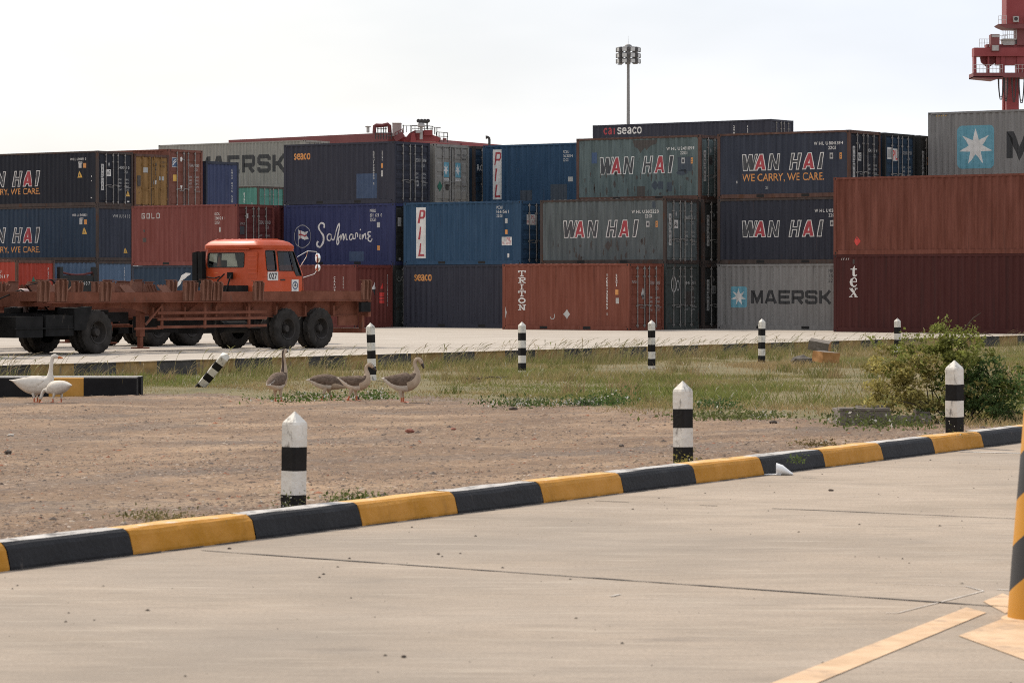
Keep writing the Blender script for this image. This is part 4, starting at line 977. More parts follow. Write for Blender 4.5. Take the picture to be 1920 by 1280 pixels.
# tall dry seeding grass along the yard edge: thin arching stalks with a drooping seed head
n = 5200
v_ = 38 + 80 * rng.random(n); u_ = U_EDGE + .15 + 4.5 * rng.random(n) ** 1.5
X, Y = u_ * UX + v_ * VX, u_ * UY + v_ * VY; Z, w, s = gz_np(X, Y)
cl = field(X * 1.6 + 3, Y * 1.4); ok = (rng.random(n) < np.clip(.30 + .5 * cl, .05, 1)) & (np.abs(X) < .27 * Y + 2) & (w > 2)
X, Y, Z = X[ok], Y[ok], Z[ok]; n = len(X); gf = np.clip(.35 + rng.normal(0, .3, n), 0, .9)[:, None]
h = .35 + .60 * rng.random(n) ** 1.6; ld = .35 + rng.normal(0, .75, n); ln = (.25 + .75 * rng.random(n)) * h; wd = .0035 + .002 * rng.random(n)
SEG = 6; pts = []
for k in range(SEG + 1):
    f = k / SEG; pts.append(np.stack([X + np.cos(ld) * ln * f ** 2.2, Y + np.sin(ld) * ln * f ** 2.2, Z + h * (f - .28 * f ** 3)], -1))
T = []
for k in range(SEG):
    q = wd * (1 - .5 * k / SEG) if k < SEG - 1 else wd * 2.6
    q1 = wd * (1 - .5 * (k + 1) / SEG) if k < SEG - 2 else (wd * 2.6 if k == SEG - 2 else wd * .3)
    o0, o1 = np.stack([q, q * .3, q * 0], -1), np.stack([q1, q1 * .3, q1 * 0], -1)
    T += [np.stack([pts[k] - o0, pts[k] + o0, pts[k + 1] + o1], 1), np.stack([pts[k] - o0, pts[k + 1] + o1, pts[k + 1] - o1], 1)]
T = np.stack(T, 1).reshape(-1, 3)
add_mesh_np('tall_grass', T, None, 3, np.repeat((GREEN * gf + STRAW * .85 * (1 - gf)) * (.6 + .6 * rng.random((n, 1))), SEG * 2, 0), M_LEAF)
n = 16000                                             # the bushy foot of that grass
v_ = 38 + 80 * rng.random(n); u_ = U_EDGE + .1 + 2.6 * rng.random(n) ** 1.3
X, Y = u_ * UX + v_ * VX, u_ * UY + v_ * VY; Z, w, s = gz_np(X, Y); cl = field(X * 1.6 + 3, Y * 1.4)
ok = (rng.random(n) < np.clip(.35 + .5 * cl, .05, 1)) & (np.abs(X) < .27 * Y + 2) & (w > 2); X, Y, Z = X[ok], Y[ok], Z[ok]; n = len(X); gf = np.clip(.6 + rng.normal(0, .25, n), 0, 1)[:, None]
blades('kerb_grass', X, Y, Z, .12 + .22 * rng.random(n), .005 + .004 * rng.random(n), .8, (GREEN * .9 * gf + DRY * .9 * (1 - gf)) * (.6 + .6 * rng.random((n, 1))), lean_dir=.5)

# grit on the road
n = 800
Y = 12 + 24 * rng.random(n) ** .9; X = (rng.random(n) * 2 - 1) * (.2 * Y + .5); Z, w, s = gz_np(X, Y); ok = w < -.03; ok &= rng.random(n) < np.clip(.25 + .9 * np.exp(w / 1.2) + .4 * (np.sin(X * 1.7) * np.sin(Y * .9) > .4), 0, 1)
X, Y = X[ok], Y[ok]; n = len(X); Z = np.full(n, ZP + .002); r = .003 + .007 * rng.random(n) ** 3
ang = rng.random(n) * 6.28; ring = []
for k in range(5):
    a = ang + k * 2 * np.pi / 5; q = .7 + .6 * rng.random(n)
    ring.append(np.stack([X + np.cos(a) * r * 1.4 * q, Y + np.sin(a) * r * q, Z], -1))
topv = np.stack([X, Y, Z + r * .9], -1)
tri_ = np.stack([np.stack([ring[k], ring[(k + 1) % 5], topv], 1) for k in range(5)], 1).reshape(-1, 3)
col = np.array([(.05, .04, .035), (.09, .07, .055), (.30, .25, .2)])[rng.choice(3, n, p=[.5, .35, .15])]
add_mesh_np('road_grit', tri_, None, 3, np.repeat(col, 5, 0), M_PEB)

# ------------------------------------------------------------------ guard posts
WHT = mat('post_white', (.66, .62, .55), rough=.7, var=.12, scale=5, rust=.42, rust_col=(.22, .20, .18), rust_scale=12, bump=.35, bump_scale=30)
BLP = mat('post_black', (.014, .0125, .012), spec=.15, rough=.7, var=.25, scale=5, rust=.06, rust_col=(.16, .14, .12), bump=.3, bump_scale=30)
def post_mesh(w, H, tip, band, first):
    """square chamfered post with a pyramid tip, painted in bands from the top; one mesh"""
    b = MB(); h = w / 2; c = .018
    def ring(z, k=1.0):
        hh = h * k; cc = c * k
        return [(hh - cc, -hh, z), (hh, -hh + cc, z), (hh, hh - cc, z), (hh - cc, hh, z), (-hh + cc, hh, z), (-hh, hh - cc, z), (-hh, -hh + cc, z), (-hh + cc, -hh, z)]
    zs = [H - tip]; z = H - first; k = 1
    while z > 0: zs.append(z); z -= band
    zs.append(-.25)
    r = [[(p[0] * .05, p[1] * .05, H) for p in ring(0)], ring(H - tip - .012)]
    b.loft([[(p[0] * .04, p[1] * .04, H) for p in ring(0)], ring(H - tip + .008, .93), ring(H - tip - .012)], 0, False)
    b.poly([(p[0] * .04, p[1] * .04, H) for p in ring(0)], 0)
    zs[0] = H - tip - .012
    for i in range(len(zs) - 1):
        n = 3
        rings = [ring(zs[i] + (zs[i + 1] - zs[i]) * q / n, 1 + random.uniform(-.008, .008) if 0 < q < n else 1) for q in range(n + 1)]
        b.loft(rings, 0 if i % 2 == 0 else 1, False)
    return b
def guard_post(label, x, y, z, H, rz, w=.147, tilt=None, group='striped concrete guard posts'):
    o = post_mesh(w, H, .085, .173, .255).build('guard_post', [WHT, BLP])
    o.location = (x, y, z); o.rotation_euler = tilt or (R(random.uniform(-2, 2)), R(random.uniform(-2.2, 2.2)), rz)
    return tag(o, label, 'guard post', group)
def at(px, Y): return (px - 960) / 5816 * Y
def gp(label, px, Y, ztop, rz, w=.147, **k):
    x = at(px, Y); z = ground_z(x, Y); return guard_post(label, x, Y, z, ztop - z, rz, w, **k)
gp('scuffed black and white post nearest the kerb, in front of bare gravel on the left', 550, 22.45, .862, R(48))
gp('black and white post at the kerb between two yellow kerb blocks, before the grass', 1281, 28.3, .90, R(42))
gp('clean black and white post standing in front of the big bush', 1790, 33.0, .975, R(44), w=.153)
gp('slim black and white post behind the geese, below the end of the trailer', 698, 67, .954, R(50))
gp('slim black and white post in the grass below the TRITON lettering', 979, 71.5, .92, R(30))
gp('slim black and white post in the grass below the lock rods of the brown doors', 1222, 76, .91, R(40))
gp('slim black and white post in the grass below the small MAERSK star', 1428, 79.5, .905, R(35))
gp('slim black and white post half hidden by the top of the bush', 1683, 86, .85, R(40))
x = at(378, 62.5); guard_post('leaning black and white post tipped over beside the low black and yellow barrier', x, 62.5, ground_z(x, 62.5) + .04, 1.0, 0, w=.18, tilt=(R(36), R(37), R(8)))

# big striped post at the right edge
m = bpy.data.materials.new('hazard_stripes'); m.use_nodes = True; t = m.node_tree; N, L = t.nodes.new, t.links.new; b = t.nodes['Principled BSDF']
tc = N('ShaderNodeTexCoord'); sp = N('ShaderNodeSeparateXYZ'); L(tc.outputs['Object'], sp.inputs[0])
ma = N('ShaderNodeMath'); ma.operation = 'MULTIPLY_ADD'; L(sp.outputs['X'], ma.inputs[0]); ma.inputs[1].default_value = -.75; L(sp.outputs['Z'], ma.inputs[2])
mb = N('ShaderNodeMath'); mb.operation = 'MULTIPLY_ADD'; L(sp.outputs['Y'], mb.inputs[0]); mb.inputs[1].default_value = .35; L(ma.outputs[0], mb.inputs[2])
md = N('ShaderNodeMath'); md.operation = 'MULTIPLY_ADD'; L(mb.outputs[0], md.inputs[0]); md.inputs[1].default_value = 1 / .47; md.inputs[2].default_value = .88
fr = N('ShaderNodeMath'); fr.operation = 'FRACT'; L(md.outputs[0], fr.inputs[0]); gt = N('ShaderNodeMath'); gt.operation = 'GREATER_THAN'; L(fr.outputs[0], gt.inputs[0]); gt.inputs[1].default_value = .5
nz = N('ShaderNodeTexNoise'); nz.inputs['Scale'].default_value = 4; nz.inputs['Detail'].default_value = 6; L(tc.outputs['Object'], nz.inputs['Vector'])
ry = N('ShaderNodeValToRGB'); ry.color_ramp.elements[0].color = (.45, .19, .01, 1); ry.color_ramp.elements[1].color = (.58, .27, .02, 1); L(nz.outputs['Fac'], ry.inputs['Fac'])
mx = N('ShaderNodeMix'); mx.data_type = 'RGBA'; L(gt.outputs[0], mx.inputs['Factor']); L(ry.outputs['Color'], mx.inputs['A']); mx.inputs['B'].default_value = (.020, .0195, .022, 1)
L(mx.outputs['Result'], b.inputs['Base Color']); b.inputs['Roughness'].default_value = .5
t = thing('barrier_post', 'thick yellow and black diagonally striped post cut off by the right edge', 'barrier post', (2.78, 16.05, ZP))
t.rotation_euler = (0, R(3.8), 0)
p = MB(); p.lathe([(.0, -.02), (.215, -.02), (.212, .3), (.205, .7), (.20, 1.06), (.18, 1.12), (.10, 1.16), (.0, 1.17)], (0, 0, 0), 'z', 40); p.build('pillar', m, t, smooth=40)
p = MB(); p.lathe([(.0, -.02), (.25, -.02), (.245, .006), (.222, .012), (0, .012)], (0, 0, 0), 'z', 32); o = p.build('footing', M_CREAM, t, smooth=40); o.rotation_euler = (0, R(-3.8), 0)

# low black and yellow block on the left
t = thing('barrier_block', 'low black and yellow painted concrete block at the left edge behind the white geese', 'barrier block', (-8.0, 57.7, ground_z(-8, 57.7)))
t.rotation_euler = (0, 0, R(-1.5))
KBY = mat('block_yellow', (.47, .22, .01), rough=.6, var=.12, scale=3, rust=.1, rust_col=(.25, .17, .09)); KBB = mat('block_black', (.011, .0105, .012), spec=.15, rough=.6, var=.25, scale=3, rust=.06)
TOPW = mat('block_top', (.60, .57, .54), rough=.6, var=.15, scale=3, rust=.3, rust_col=(.05, .05, .05), rust_scale=4)
def block_row(name, x0, y0, y1, cuts_, z1):
    q = MB()
    for i in range(len(cuts_) - 1):
        a, b_, c_ = cuts_[i], cuts_[i + 1], (i % 2)
        q.add([(a, y0, -.15), (b_, y0, -.15), (b_, y0, z1 - .02), (a, y0, z1 - .02)], [(0, 1, 2, 3)], c_)
        q.add([(a, y0, z1 - .02), (b_, y0, z1 - .02), (b_, y0 + .025, z1), (a, y0 + .025, z1)], [(0, 1, 2, 3)], c_)
        q.add([(a, y0 + .025, z1), (b_, y0 + .025, z1), (b_, y1, z1), (a, y1, z1)], [(0, 1, 2, 3)], 2)
        q.add([(b_, y1, -.15), (a, y1, -.15), (a, y1, z1), (b_, y1, z1)], [(0, 1, 2, 3)], c_)
    e = cuts_[-1]; q.add([(e, y0, -.15), (e, y1, -.15), (e, y1, z1), (e, y0 + .025, z1), (e, y0, z1 - .02)], [(0, 1, 2, 3, 4)], (len(cuts_)) % 2)
    e = cuts_[0]; q.add([(e, y0, -.15), (e, y1, -.15), (e, y1, z1), (e, y0 + .025, z1), (e, y0, z1 - .02)], [(4, 3, 2, 1, 0)], 0)
    return q.build(name, [KBB, KBY, TOPW], t)
block_row('front_kerb', 0, 0, .22, [-7.0, -4.0, -3.2, -.62, .03, 1.02], .345)
o = block_row('rear_kerb', 0, 0, .2, [-7, -4.0, -1.72, 1.02], .33); o.location = (0, .62, .02); o.rotation_euler = (0, 0, R(-2))
q = MB(); q.box(-7, .96, .22, .64, -.2, .325); q.build('infill', M_YARD, t)

# rubble, drain box, litter
LITB = mat('dark_rubble', (.09, .075, .06), rough=.95, var=.3, scale=8, bump=.8)
CONC = mat('old_concrete', (.165, .138, .112), rough=.95, var=.22, scale=6, rust=.35, rust_col=(.12, .10, .085), bump=.8, bump_scale=18)
ORC = mat('chunk_orange', (.36, .165, .04), rough=.85, var=.2, rust=.35, rust_col=(.26, .19, .12))
def lump(name, label, loc, size, rot, mats, cat, seed=0, oface=(), group=None, jag=.06):
    r_ = random.Random(seed); bm = bmesh.new()
    if jag > .2: bmesh.ops.create_icosphere(bm, subdivisions=2, radius=.5)
    else: bmesh.ops.create_cube(bm, size=1); bmesh.ops.subdivide_edges(bm, edges=bm.edges, cuts=2, use_grid_fill=True)
    for v_ in bm.verts: v_.co = Vector((v_.co.x * size[0], v_.co.y * size[1], v_.co.z * size[2])) + Vector([r_.uniform(-1, 1) * jag * .5 * min(size) for _ in range(3)])
    for f in bm.faces: f.material_index = 1 if any(f.normal.dot(Vector(d)) > .8 for d in oface) else 0
    me = bpy.data.meshes.new(name); bm.to_mesh(me); bm.free()
    for m_ in mats: me.materials.append(m_)
    o = bpy.data.objects.new(name, me); COL.objects.link(o); o.location = loc; o.rotation_euler = rot
    return tag(o, label, cat, group)
x = at(1537, 78); lump('concrete_chunk', 'broken concrete block with an orange side, tilted up on the rubble', (x, 78, ground_z(x, 78) + .50), (.52, .30, .24), (R(12), R(10), R(-18)), [CONC, ORC], 'concrete block', 1, ((1, 0, 0),), 'broken concrete blocks')
x = at(1549, 76); lump('concrete_chunk', 'flat orange ended concrete slab lying lower on the rubble', (x, 76, ground_z(x, 76) + .26), (.52, .42, .26), (R(4), R(3), R(30)), [CONC, ORC], 'concrete block', 2, ((-1, 0, 0), (0, -1, 0)), 'broken concrete blocks')
x = at(1505, 77.5); lump('rubble_heap', 'brown heap of rubble left of the broken orange blocks', (x, 77.5, ground_z(x, 77.5) + .14), (.6, .5, .28), (0, 0, .3), [LITB], 'rubble', 3, (), None, .21)
STK = mat('dead_wood', (.07, .05, .035), rough=.95, var=.25)
x = at(935, 66); q = MB(); q.T = Matrix.Scale(.55, 4); q.path([(-1.0, 0, .10), (-.6, .1, .07), (-.3, .03, .13), (.1, -.05, .10), (.35, 0, .15)], [.035, .03, .028, .02, .012], 6); q.path([(-.9, 0, .12), (-1.3, -.1, .05)], [.03, .02], 5); q.path([(-.6, 0, .1), (-1.1, -.3, .0), (-1.3, -.3, .1)], [.05, .04, .03], 5)
tag(q.build('fallen_branch', STK, loc=(x, 66, ground_z(x, 66))), 'dead dark branch lying in the grass left of the post below TRITON', 'branch')
x0, y0 = at(1575, 37.5), 37.5
t = thing('drain_box', 'weathered concrete drain surround in the grass at the foot of the bush', 'drain box', (x0, y0, ground_z(x0, y0)))
q = MB(); q.box(0, .62, 0, .10, -.1, .18); q.box(0, .10, .1, .9, -.1, .18); q.box(.62, 1.10, -.02, .10, -.1, .12); q.box(1.0, 1.10, .1, .9, -.1, .16); q.build('wall', CONC, t)
q = MB(); q.box(-.01, .60, -.015, .3, .182, .21); q.box(.25, .64, .32, .6, .185, .222); q.build('lid', CONC, t)
WPL = mat('paper_white', (.72, .71, .70), rough=.6, var=.05)
x, y = at(1467, 28.2), 28.2
t = thing('paper_cup', 'crumpled white paper cup lying against the black kerb block', 'paper cup', (x, y, ZP))
q = MB(); q.loft([[(-.055, .06 * math.cos(a), .055 + .055 * math.sin(a)) for a in [2 * math.pi * k / 14 for k in range(14)]], [(.0, .055 * math.cos(a), .046 + .046 * math.sin(a)) for a in [2 * math.pi * k / 14 for k in range(14)]], [(.07, .035 * math.cos(a), .018 + .018 * math.sin(a)) for a in [2 * math.pi * k / 14 for k in range(14)]], [(.095, .02 * math.cos(a), .010 + .008 * math.sin(a)) for a in [2 * math.pi * k / 14 for k in range(14)]]], 0, True)
o = q.build('cup', WPL, t, smooth=40); o.rotation_euler = (0, 0, R(-8))
q = MB(); q.prism([(-.17, -.03, .004), (-.02, -.06, .004), (.0, .03, .004), (-.12, .05, .004)], (0, 0, .006)); q.build('torn_flap', WPL, t)
LIT = [mat('bark_scrap', (.075, .052, .038), rough=.9, var=.3), mat('brick_bit', (.26, .085, .05), rough=.9, var=.25), mat('pale_stone', (.45, .40, .34), rough=.9, var=.2)]
for k, (px, Y, s_, i, lab) in enumerate(((430, 20.3, .018, 0, 'dark pebble on the road near the left joint'), (757, 14.4, .02, 0, 'dark pebble on the road at the bottom, left of centre'), (822, 19.9, .018, 0, 'dark pebble on the road below the second yellow block'),
        (1558, 26.0, .03, 0, 'dark flat scrap on the road right of the paper cup'), (1440, 28.2, .0, 0, ''), (60, 32, .0, 0, ''), (768, 38, .075, 1, 'red brick fragment lying flat in the gravel right of the near post'), (850, 38.5, .05, 1, 'reddish brick lump in the gravel at centre'),
        (1165, 33.5, .055, 0, 'brown clod behind the kerb near the middle post'), (962, 47, .09, 0, 'dark twisted root stub on the gravel below the grass'), (20, 39, .06, 2, 'pale stone on the gravel at the left edge'), (15, 34.5, .08, 0, 'flat dark bark strip on the gravel at the left edge'), (1450, 38.6, .07, 0, 'dark clod on the sandy patch right of the middle post'))):
    if s_: 
        x = at(px, Y); q = Vector((x, Y)) - K0; zz = ZP if q.dot(KN) < 0 else ground_z(x, Y)
        lump('stone', lab, (x, Y, zz + s_ * .25), (s_ * 1.6, s_, s_ * .7), (0, 0, k), [LIT[i]], 'stone', k + 20, (), None, .22)

# ------------------------------------------------------------------ bush and weeds
def leaf_cloud(name, pts, size, cols, parent=None, label=None, kind=None):
    n = len(pts); a = rng.random(n) * 6.28; tl = rng.normal(0, .8, n); s = size * (.6 + .8 * rng.random(n))
    d = np.stack([np.cos(a) * np.cos(tl), np.sin(a) * np.cos(tl), np.sin(tl)], -1)
    p_ = np.stack([-np.sin(a), np.cos(a), np.zeros(n)], -1); rl = rng.normal(0, .7, n)[:, None]
    nn = np.cross(d, p_); p_ = p_ * np.cos(rl) + nn * np.sin(rl); nn = np.cross(d, p_)
    s = s[:, None]
    A, B, C_, D = pts - d * s * .5, pts + p_ * s * .26 + nn * s * .06, pts + d * s * .5, pts - p_ * s * .26 + nn * s * .06
    V = np.stack([A, B, C_, A, C_, D], 1).reshape(-1, 3)
    o = add_mesh_np(name, V, None, 3, np.repeat(cols, 2, 0), M_LEAF, kind=None)
    if parent is not None: o.parent = parent
    return o
def bush(name, label, cat, loc, lobes, n, size, greens, stems, group=None, sprigs=()):
    t = thing(name, label, cat, loc, 0, group)
    pts, cl = [], []
    for (cx, cy, cz, rx, ry, rz_, q, tone) in lobes:
        k = int(n * q); v_ = rng.normal(0, 1, (k, 3)); v_ /= np.linalg.norm(v_, axis=1)[:, None]; rad = (.35 + .65 * rng.random(k) ** .5)[:, None]
        # leaves gather on twigs: snap to clump centres
        cc = rng.normal(0, 1, (38, 3)); cc /= np.linalg.norm(cc, axis=1)[:, None]; cc *= (.30 + .85 * rng.random((38, 1)))
        w_ = v_ * rad; own = rng.integers(0, 38, k); w_ = np.where(rng.random((k, 1)) < .88, cc[own] + w_ * .18, w_)
        P = w_ * np.array([rx, ry, rz_]) + np.array([cx, cy, cz]); P[:, 2] = np.abs(P[:, 2]) + .02
        pts.append(P); tn = (.6 + .8 * rng.random((38, 1)))[own]
        cl.append(np.array(tone) * tn * (.7 + .6 * rng.random((k, 1))))
    for sp_ in sprigs:
        a, b_ = np.array(sp_[0]), np.array(sp_[1]); k = sp_[2]; f = rng.random((k, 1)); pts.append(a + (b_ - a) * f + rng.normal(0, .035, (k, 3))); cl.append(np.array(greens[0]) * (.8 + .6 * rng.random((k, 1))))
    leaf_cloud('foliage', np.concatenate(pts), size, np.concatenate(cl), t)
    q = MB()
    for s_ in stems: q.path(s_[0], s_[1], 5)
    if stems: q.build('stem', STK, t)
    return t
G1, G2, G3 = (.19, .205, .050), (.31, .265, .085), (.075, .115, .034)
bx, by = at(1775, 38), 38.0; bz = ground_z(bx, by)
stems = []
r_ = random.Random(5)
for k in range(26):
    a = r_.uniform(0, 6.28); e = r_.uniform(.3, 1.25); l = r_.uniform(.5, 1.1)
    p0 = Vector((r_.uniform(-.2, .3), r_.uniform(-.2, .2), 0)); d = Vector((math.cos(a) * math.cos(e), math.sin(a) * math.cos(e) * .7, math.sin(e)))
    p1 = p0 + d * l * .5 + Vector((0, 0, .05)); p2 = p0 + d * l + Vector((r_.uniform(-.1, .1), 0, -.05)); stems.append(([p0, p1, p2], [.012, .008, .004]))
stems.append(([(.12, 0, .9), (.2, 0, 1.22), (.32, -.02, 1.38), (.42, 0, 1.45)], [.009, .007, .006, .004])); stems.append(([(.15, 0, 1.0), (.35, 0, 1.18), (.5, -.02, 1.17), (.6, 0, 1.13)], [.008, .006, .005, .003]))
bb = bush('bush', 'large untidy green bush with yellowish leaves behind the right post', 'bush', (bx, by, bz),
     [(-.45, 0, .62, .58, .45, .42, .24, G2), (-.15, 0, .85, .55, .4, .38, .22, G1), (.1, 0, .95, .40, .35, .34, .16, G1), (.45, .05, .45, .55, .45, .45, .22, G3), (.72, 0, .35, .42, .4, .40, .12, G3), (-.72, -.05, .35, .38, .35, .30, .10, G2), (0, -.2, .3, .6, .3, .3, .1, G2), (.35, -.15, .22, .75, .35, .28, .14, G3), (.75, -.1, .5, .3, .3, .28, .05, G1)],
     10500, .052, (G1,), stems, sprigs=(((-.62, 0, .95), (-.98, 0, 1.12), 50), ((-.05, 0, 1.15), (-.02, 0, 1.40), 60), ((.2, 0, 1.15), (.38, 0, 1.26), 60), ((-.55, 0, 1.0), (-.5, 0, 1.18), 40), ((.95, 0, .6), (1.1, 0, .78), 40)))
bb.scale = (1, 1, .93)
WFL = (.55, .53, .48)
STEMG = mat('weed_stem', (.15, .15, .06), rough=.9)
def weed(label, px, Y, wd, h, n, tone, flowers=0.0, group='low weeds at the edge of the gravel', size=.05):
    x = at(px, Y); t = thing('weed_clump', label, 'weed', (x, Y, ground_z(x, Y)), 0, group)
    k = n; P = rng.normal(0, 1, (k, 3)) * np.array([wd * .42, wd * (.8 if wd > .45 else .25), h * .3]); P[:, 2] = np.abs(P[:, 2]) + .015
    c = np.array(tone) * (.6 + .8 * rng.random((k, 1)))
    if flowers: fl = (rng.random(k) < flowers) & (P[:, 2] > h * .15); c[fl] = np.array(WFL) * (.8 + .3 * rng.random((fl.sum(), 1)))
    leaf_cloud('foliage', P, size, c, t)
    if size <= .04: return
    q = MB(); rr = random.Random(int(px))
    for i in range(10):
        a = rr.uniform(-wd * .4, wd * .4); q.path([(a * .1, 0, 0), (a, rr.uniform(-.05, .05), h * rr.uniform(.5, 1))], [.005, .003], 4)
    q.build('stem', STEMG, t)
weed('low weed sprinkled with white flowers between the two left grey geese', 590, 54.2, 1.2, .22, 900, (.085, .13, .03), .16)
weed('white flowered weed right behind the goose with its neck bent', 702, 54.4, .5, .25, 450, (.085, .13, .03), .16)
weed('wide patch of white flowered weed in the middle of the gravel edge', 990, 48.6, .9, .18, 700, (.075, .105, .032), .13)
weed('small bluish flowered weed right of the wide white flowered patch', 1098, 47.5, .4, .18, 350, (.08, .12, .05), .20)
weed('tall upright green weed above a leafy clump, left of the middle post', 1145, 47.8, .55, .32, 600, (.07, .115, .03), .05)
weed('broad leaved creeping weed to the right of the middle post', 1385, 42.0, 1.1, .14, 700, (.11, .125, .042), .05, size=.06)
weed('dark leafy weed tuft higher in the grass, right of the middle post', 1335, 46, .55, .22, 450, (.06, .10, .03), .06)
weed('ground hugging weed in front of the concrete drain surround', 1655, 37.0, 1.0, .24, 900, (.095, .115, .035), .06)
weed('short weed tuft with tiny white heads at the foot of the near post', 548, 22.2, .22, .24, 140, (.10, .11, .035), .22, size=.018)
weed('short green tuft behind the kerb, right of the near post', 665, 23.3, .30, .12, 420, (.12, .14, .04), .02, size=.03)
weed('thin yellow weed stalks at the foot of the middle post', 1285, 27.75, .16, .20, 110, (.22, .19, .05), .02, size=.028)
weed('small weed sprouting from the joint of a black kerb block', 1494, 27.9, .10, .16, 90, (.10, .14, .04), .0, size=.025)
weed('thin pale weed stalks at the foot of the post before the bush', 1782, 32.4, .2, .24, 90, (.11, .12, .04), .2, size=.02)
weed('sparse dry tuft on the gravel near the left kerb block', 330, 21.4, .35, .1, 260, (.20, .16, .07), 0, size=.025)
weed('sparse green tuft on gravel behind the left yellow kerb block', 285, 21.9, .35, .1, 220, (.15, .14, .05), 0, size=.025)
weed('small brown weed on the gravel near the middle kerb', 1530, 31.5, .35, .12, 240, (.16, .12, .05), .03, size=.03)

# ------------------------------------------------------------------ trucks and trailers
RUSTF = mat('trailer_red_oxide', (.170, .054, .028), spec=.2, rough=.8, var=.22, scale=2.5, stretch=(1, 1, 1), rust=.3, rust_col=(.105, .055, .040), rust_scale=4)
RUST2 = mat('trailer_bracket', (.19, .075, .042), rough=.85, var=.14, scale=3, rust=.06, rust_col=(.09, .055, .042), rust_scale=6)
TYRE = mat('tyre_rubber', (.036, .032, .029), spec=.10, rough=.9, var=.25, scale=5, rust=.30, rust_col=(.075, .063, .053), rust_scale=5)
RIM = mat('wheel_rim', (.040, .034, .030), spec=.2, rough=.7, var=.25, rust=.3, rust_col=(.08, .06, .05))
CHB = mat('chassis_black', (.012, .0115, .0115), spec=.15, rough=.8, var=.3, scale=4, rust=.25, rust_col=(.05, .042, .036))
GLASS = bpy.data.materials.new('cab_glass'); GLASS.use_nodes = True; t_ = GLASS.node_tree; t_.nodes.remove(t_.nodes['Principled BSDF'])
tr_ = t_.nodes.new('ShaderNodeBsdfTransparent'); tr_.inputs['Color'].default_value = (.50, .54, .52, 1); gl_ = t_.nodes.new('ShaderNodeBsdfGlossy'); gl_.inputs['Roughness'].default_value = .03
fr_ = t_.nodes.new('ShaderNodeFresnel'); fr_.inputs['IOR'].default_value = 1.5; ms_ = t_.nodes.new('ShaderNodeMixShader')
t_.links.new(fr_.outputs[0], ms_.inputs[0]); t_.links.new(tr_.outputs[0], ms_.inputs[1]); t_.links.new(gl_.outputs[0], ms_.inputs[2]); t_.links.new(ms_.outputs[0], t_.nodes['Material Output'].inputs[0])
LAMPC = mat('cone_orange', (.60, .13, .02), rough=.5)
RUBBER = mat('rubber_seal', (.018, .018, .018), rough=.7)
ORANGE = mat('cab_orange', (.47, .058, .007), rough=.45, spec=.22, var=.08, scale=2, rust=.06, rust_col=(.24, .04, .012), coat=.06)
WHITEC = mat('cab_white', (.55, .54, .51), rough=.4, var=.08, coat=.3)
CHROME = mat('mirror_chrome', (.75, .75, .74), rough=.12, metal=1.0, var=.05)
LAMPR = mat('lamp_red', (.35, .02, .015), rough=.3)
R_W = .56
def wheel(parent, x, y, side, dual=True):
    """tyre (or pair) with lugged tread, rim as its child; side -1 faces +U"""
    b = MB(); wd = .27
    def tyre(yc):
        n = 44
        prof = [(.30, -.12), (.40, -.135), (.50, -.13), (R_W - .02, -.105), (R_W, -.08), (R_W, -.03), (R_W - .012, 0), (R_W, .03), (R_W, .08), (R_W - .02, .105), (.50, .13), (.40, .135), (.30, .12)]
        rings = []
        for r_, o_ in prof:
            ring = []
            for k in range(n):
                a = 2 * math.pi * k / n; rr = r_
                if r_ > R_W - .03: rr = r_ + (.012 if (k + (1 if o_ > 0 else 0)) % 2 else -.012)
                ring.append((x + rr * math.cos(a), yc + o_, R_W + rr * math.sin(a)))
            rings.append(ring)
        b.loft(rings, 0, False)
    if dual:
        tyre(y); tyre(y - side * .31)
    else: tyre(y)
    o = b.build('wheel', [TYRE], parent, smooth=35)
    r = MB(); yo = y + side * .125
    r.lathe([(.0, side * -.03), (.085, side * -.03), (.105, side * -.06), (.12, side * -.17), (.22, side * -.18), (.245, side * -.15), (.262, side * -.05), (.275, side * -.005), (.305, side * .012), (.305, side * -.03), (.28, side * -.2), (.0, side * -.22)], (x, yo, R_W), 'y', 24)
    for k in range(8):
        a = k * math.pi / 4; r.lathe([(0, side * -.14), (.018, side * -.14), (.018, side * -.18), (0, side * -.18)], (x + .17 * math.cos(a), yo, R_W + .17 * math.sin(a)), 'y', 6)
    r.build('rim', RIM, o, smooth=35)
    return o
def ibeam(b, x0, x1, y, z0, z1, fl=.16, m=0, tw=.012):
    b.box(x0, x1, y - fl / 2, y + fl / 2, z1 - .018, z1, m); b.box(x0, x1, y - fl / 2, y + fl / 2, z0, z0 + .018, m); b.box(x0, x1, y - tw / 2, y + tw / 2, z0 + .018, z1 - .018, m)
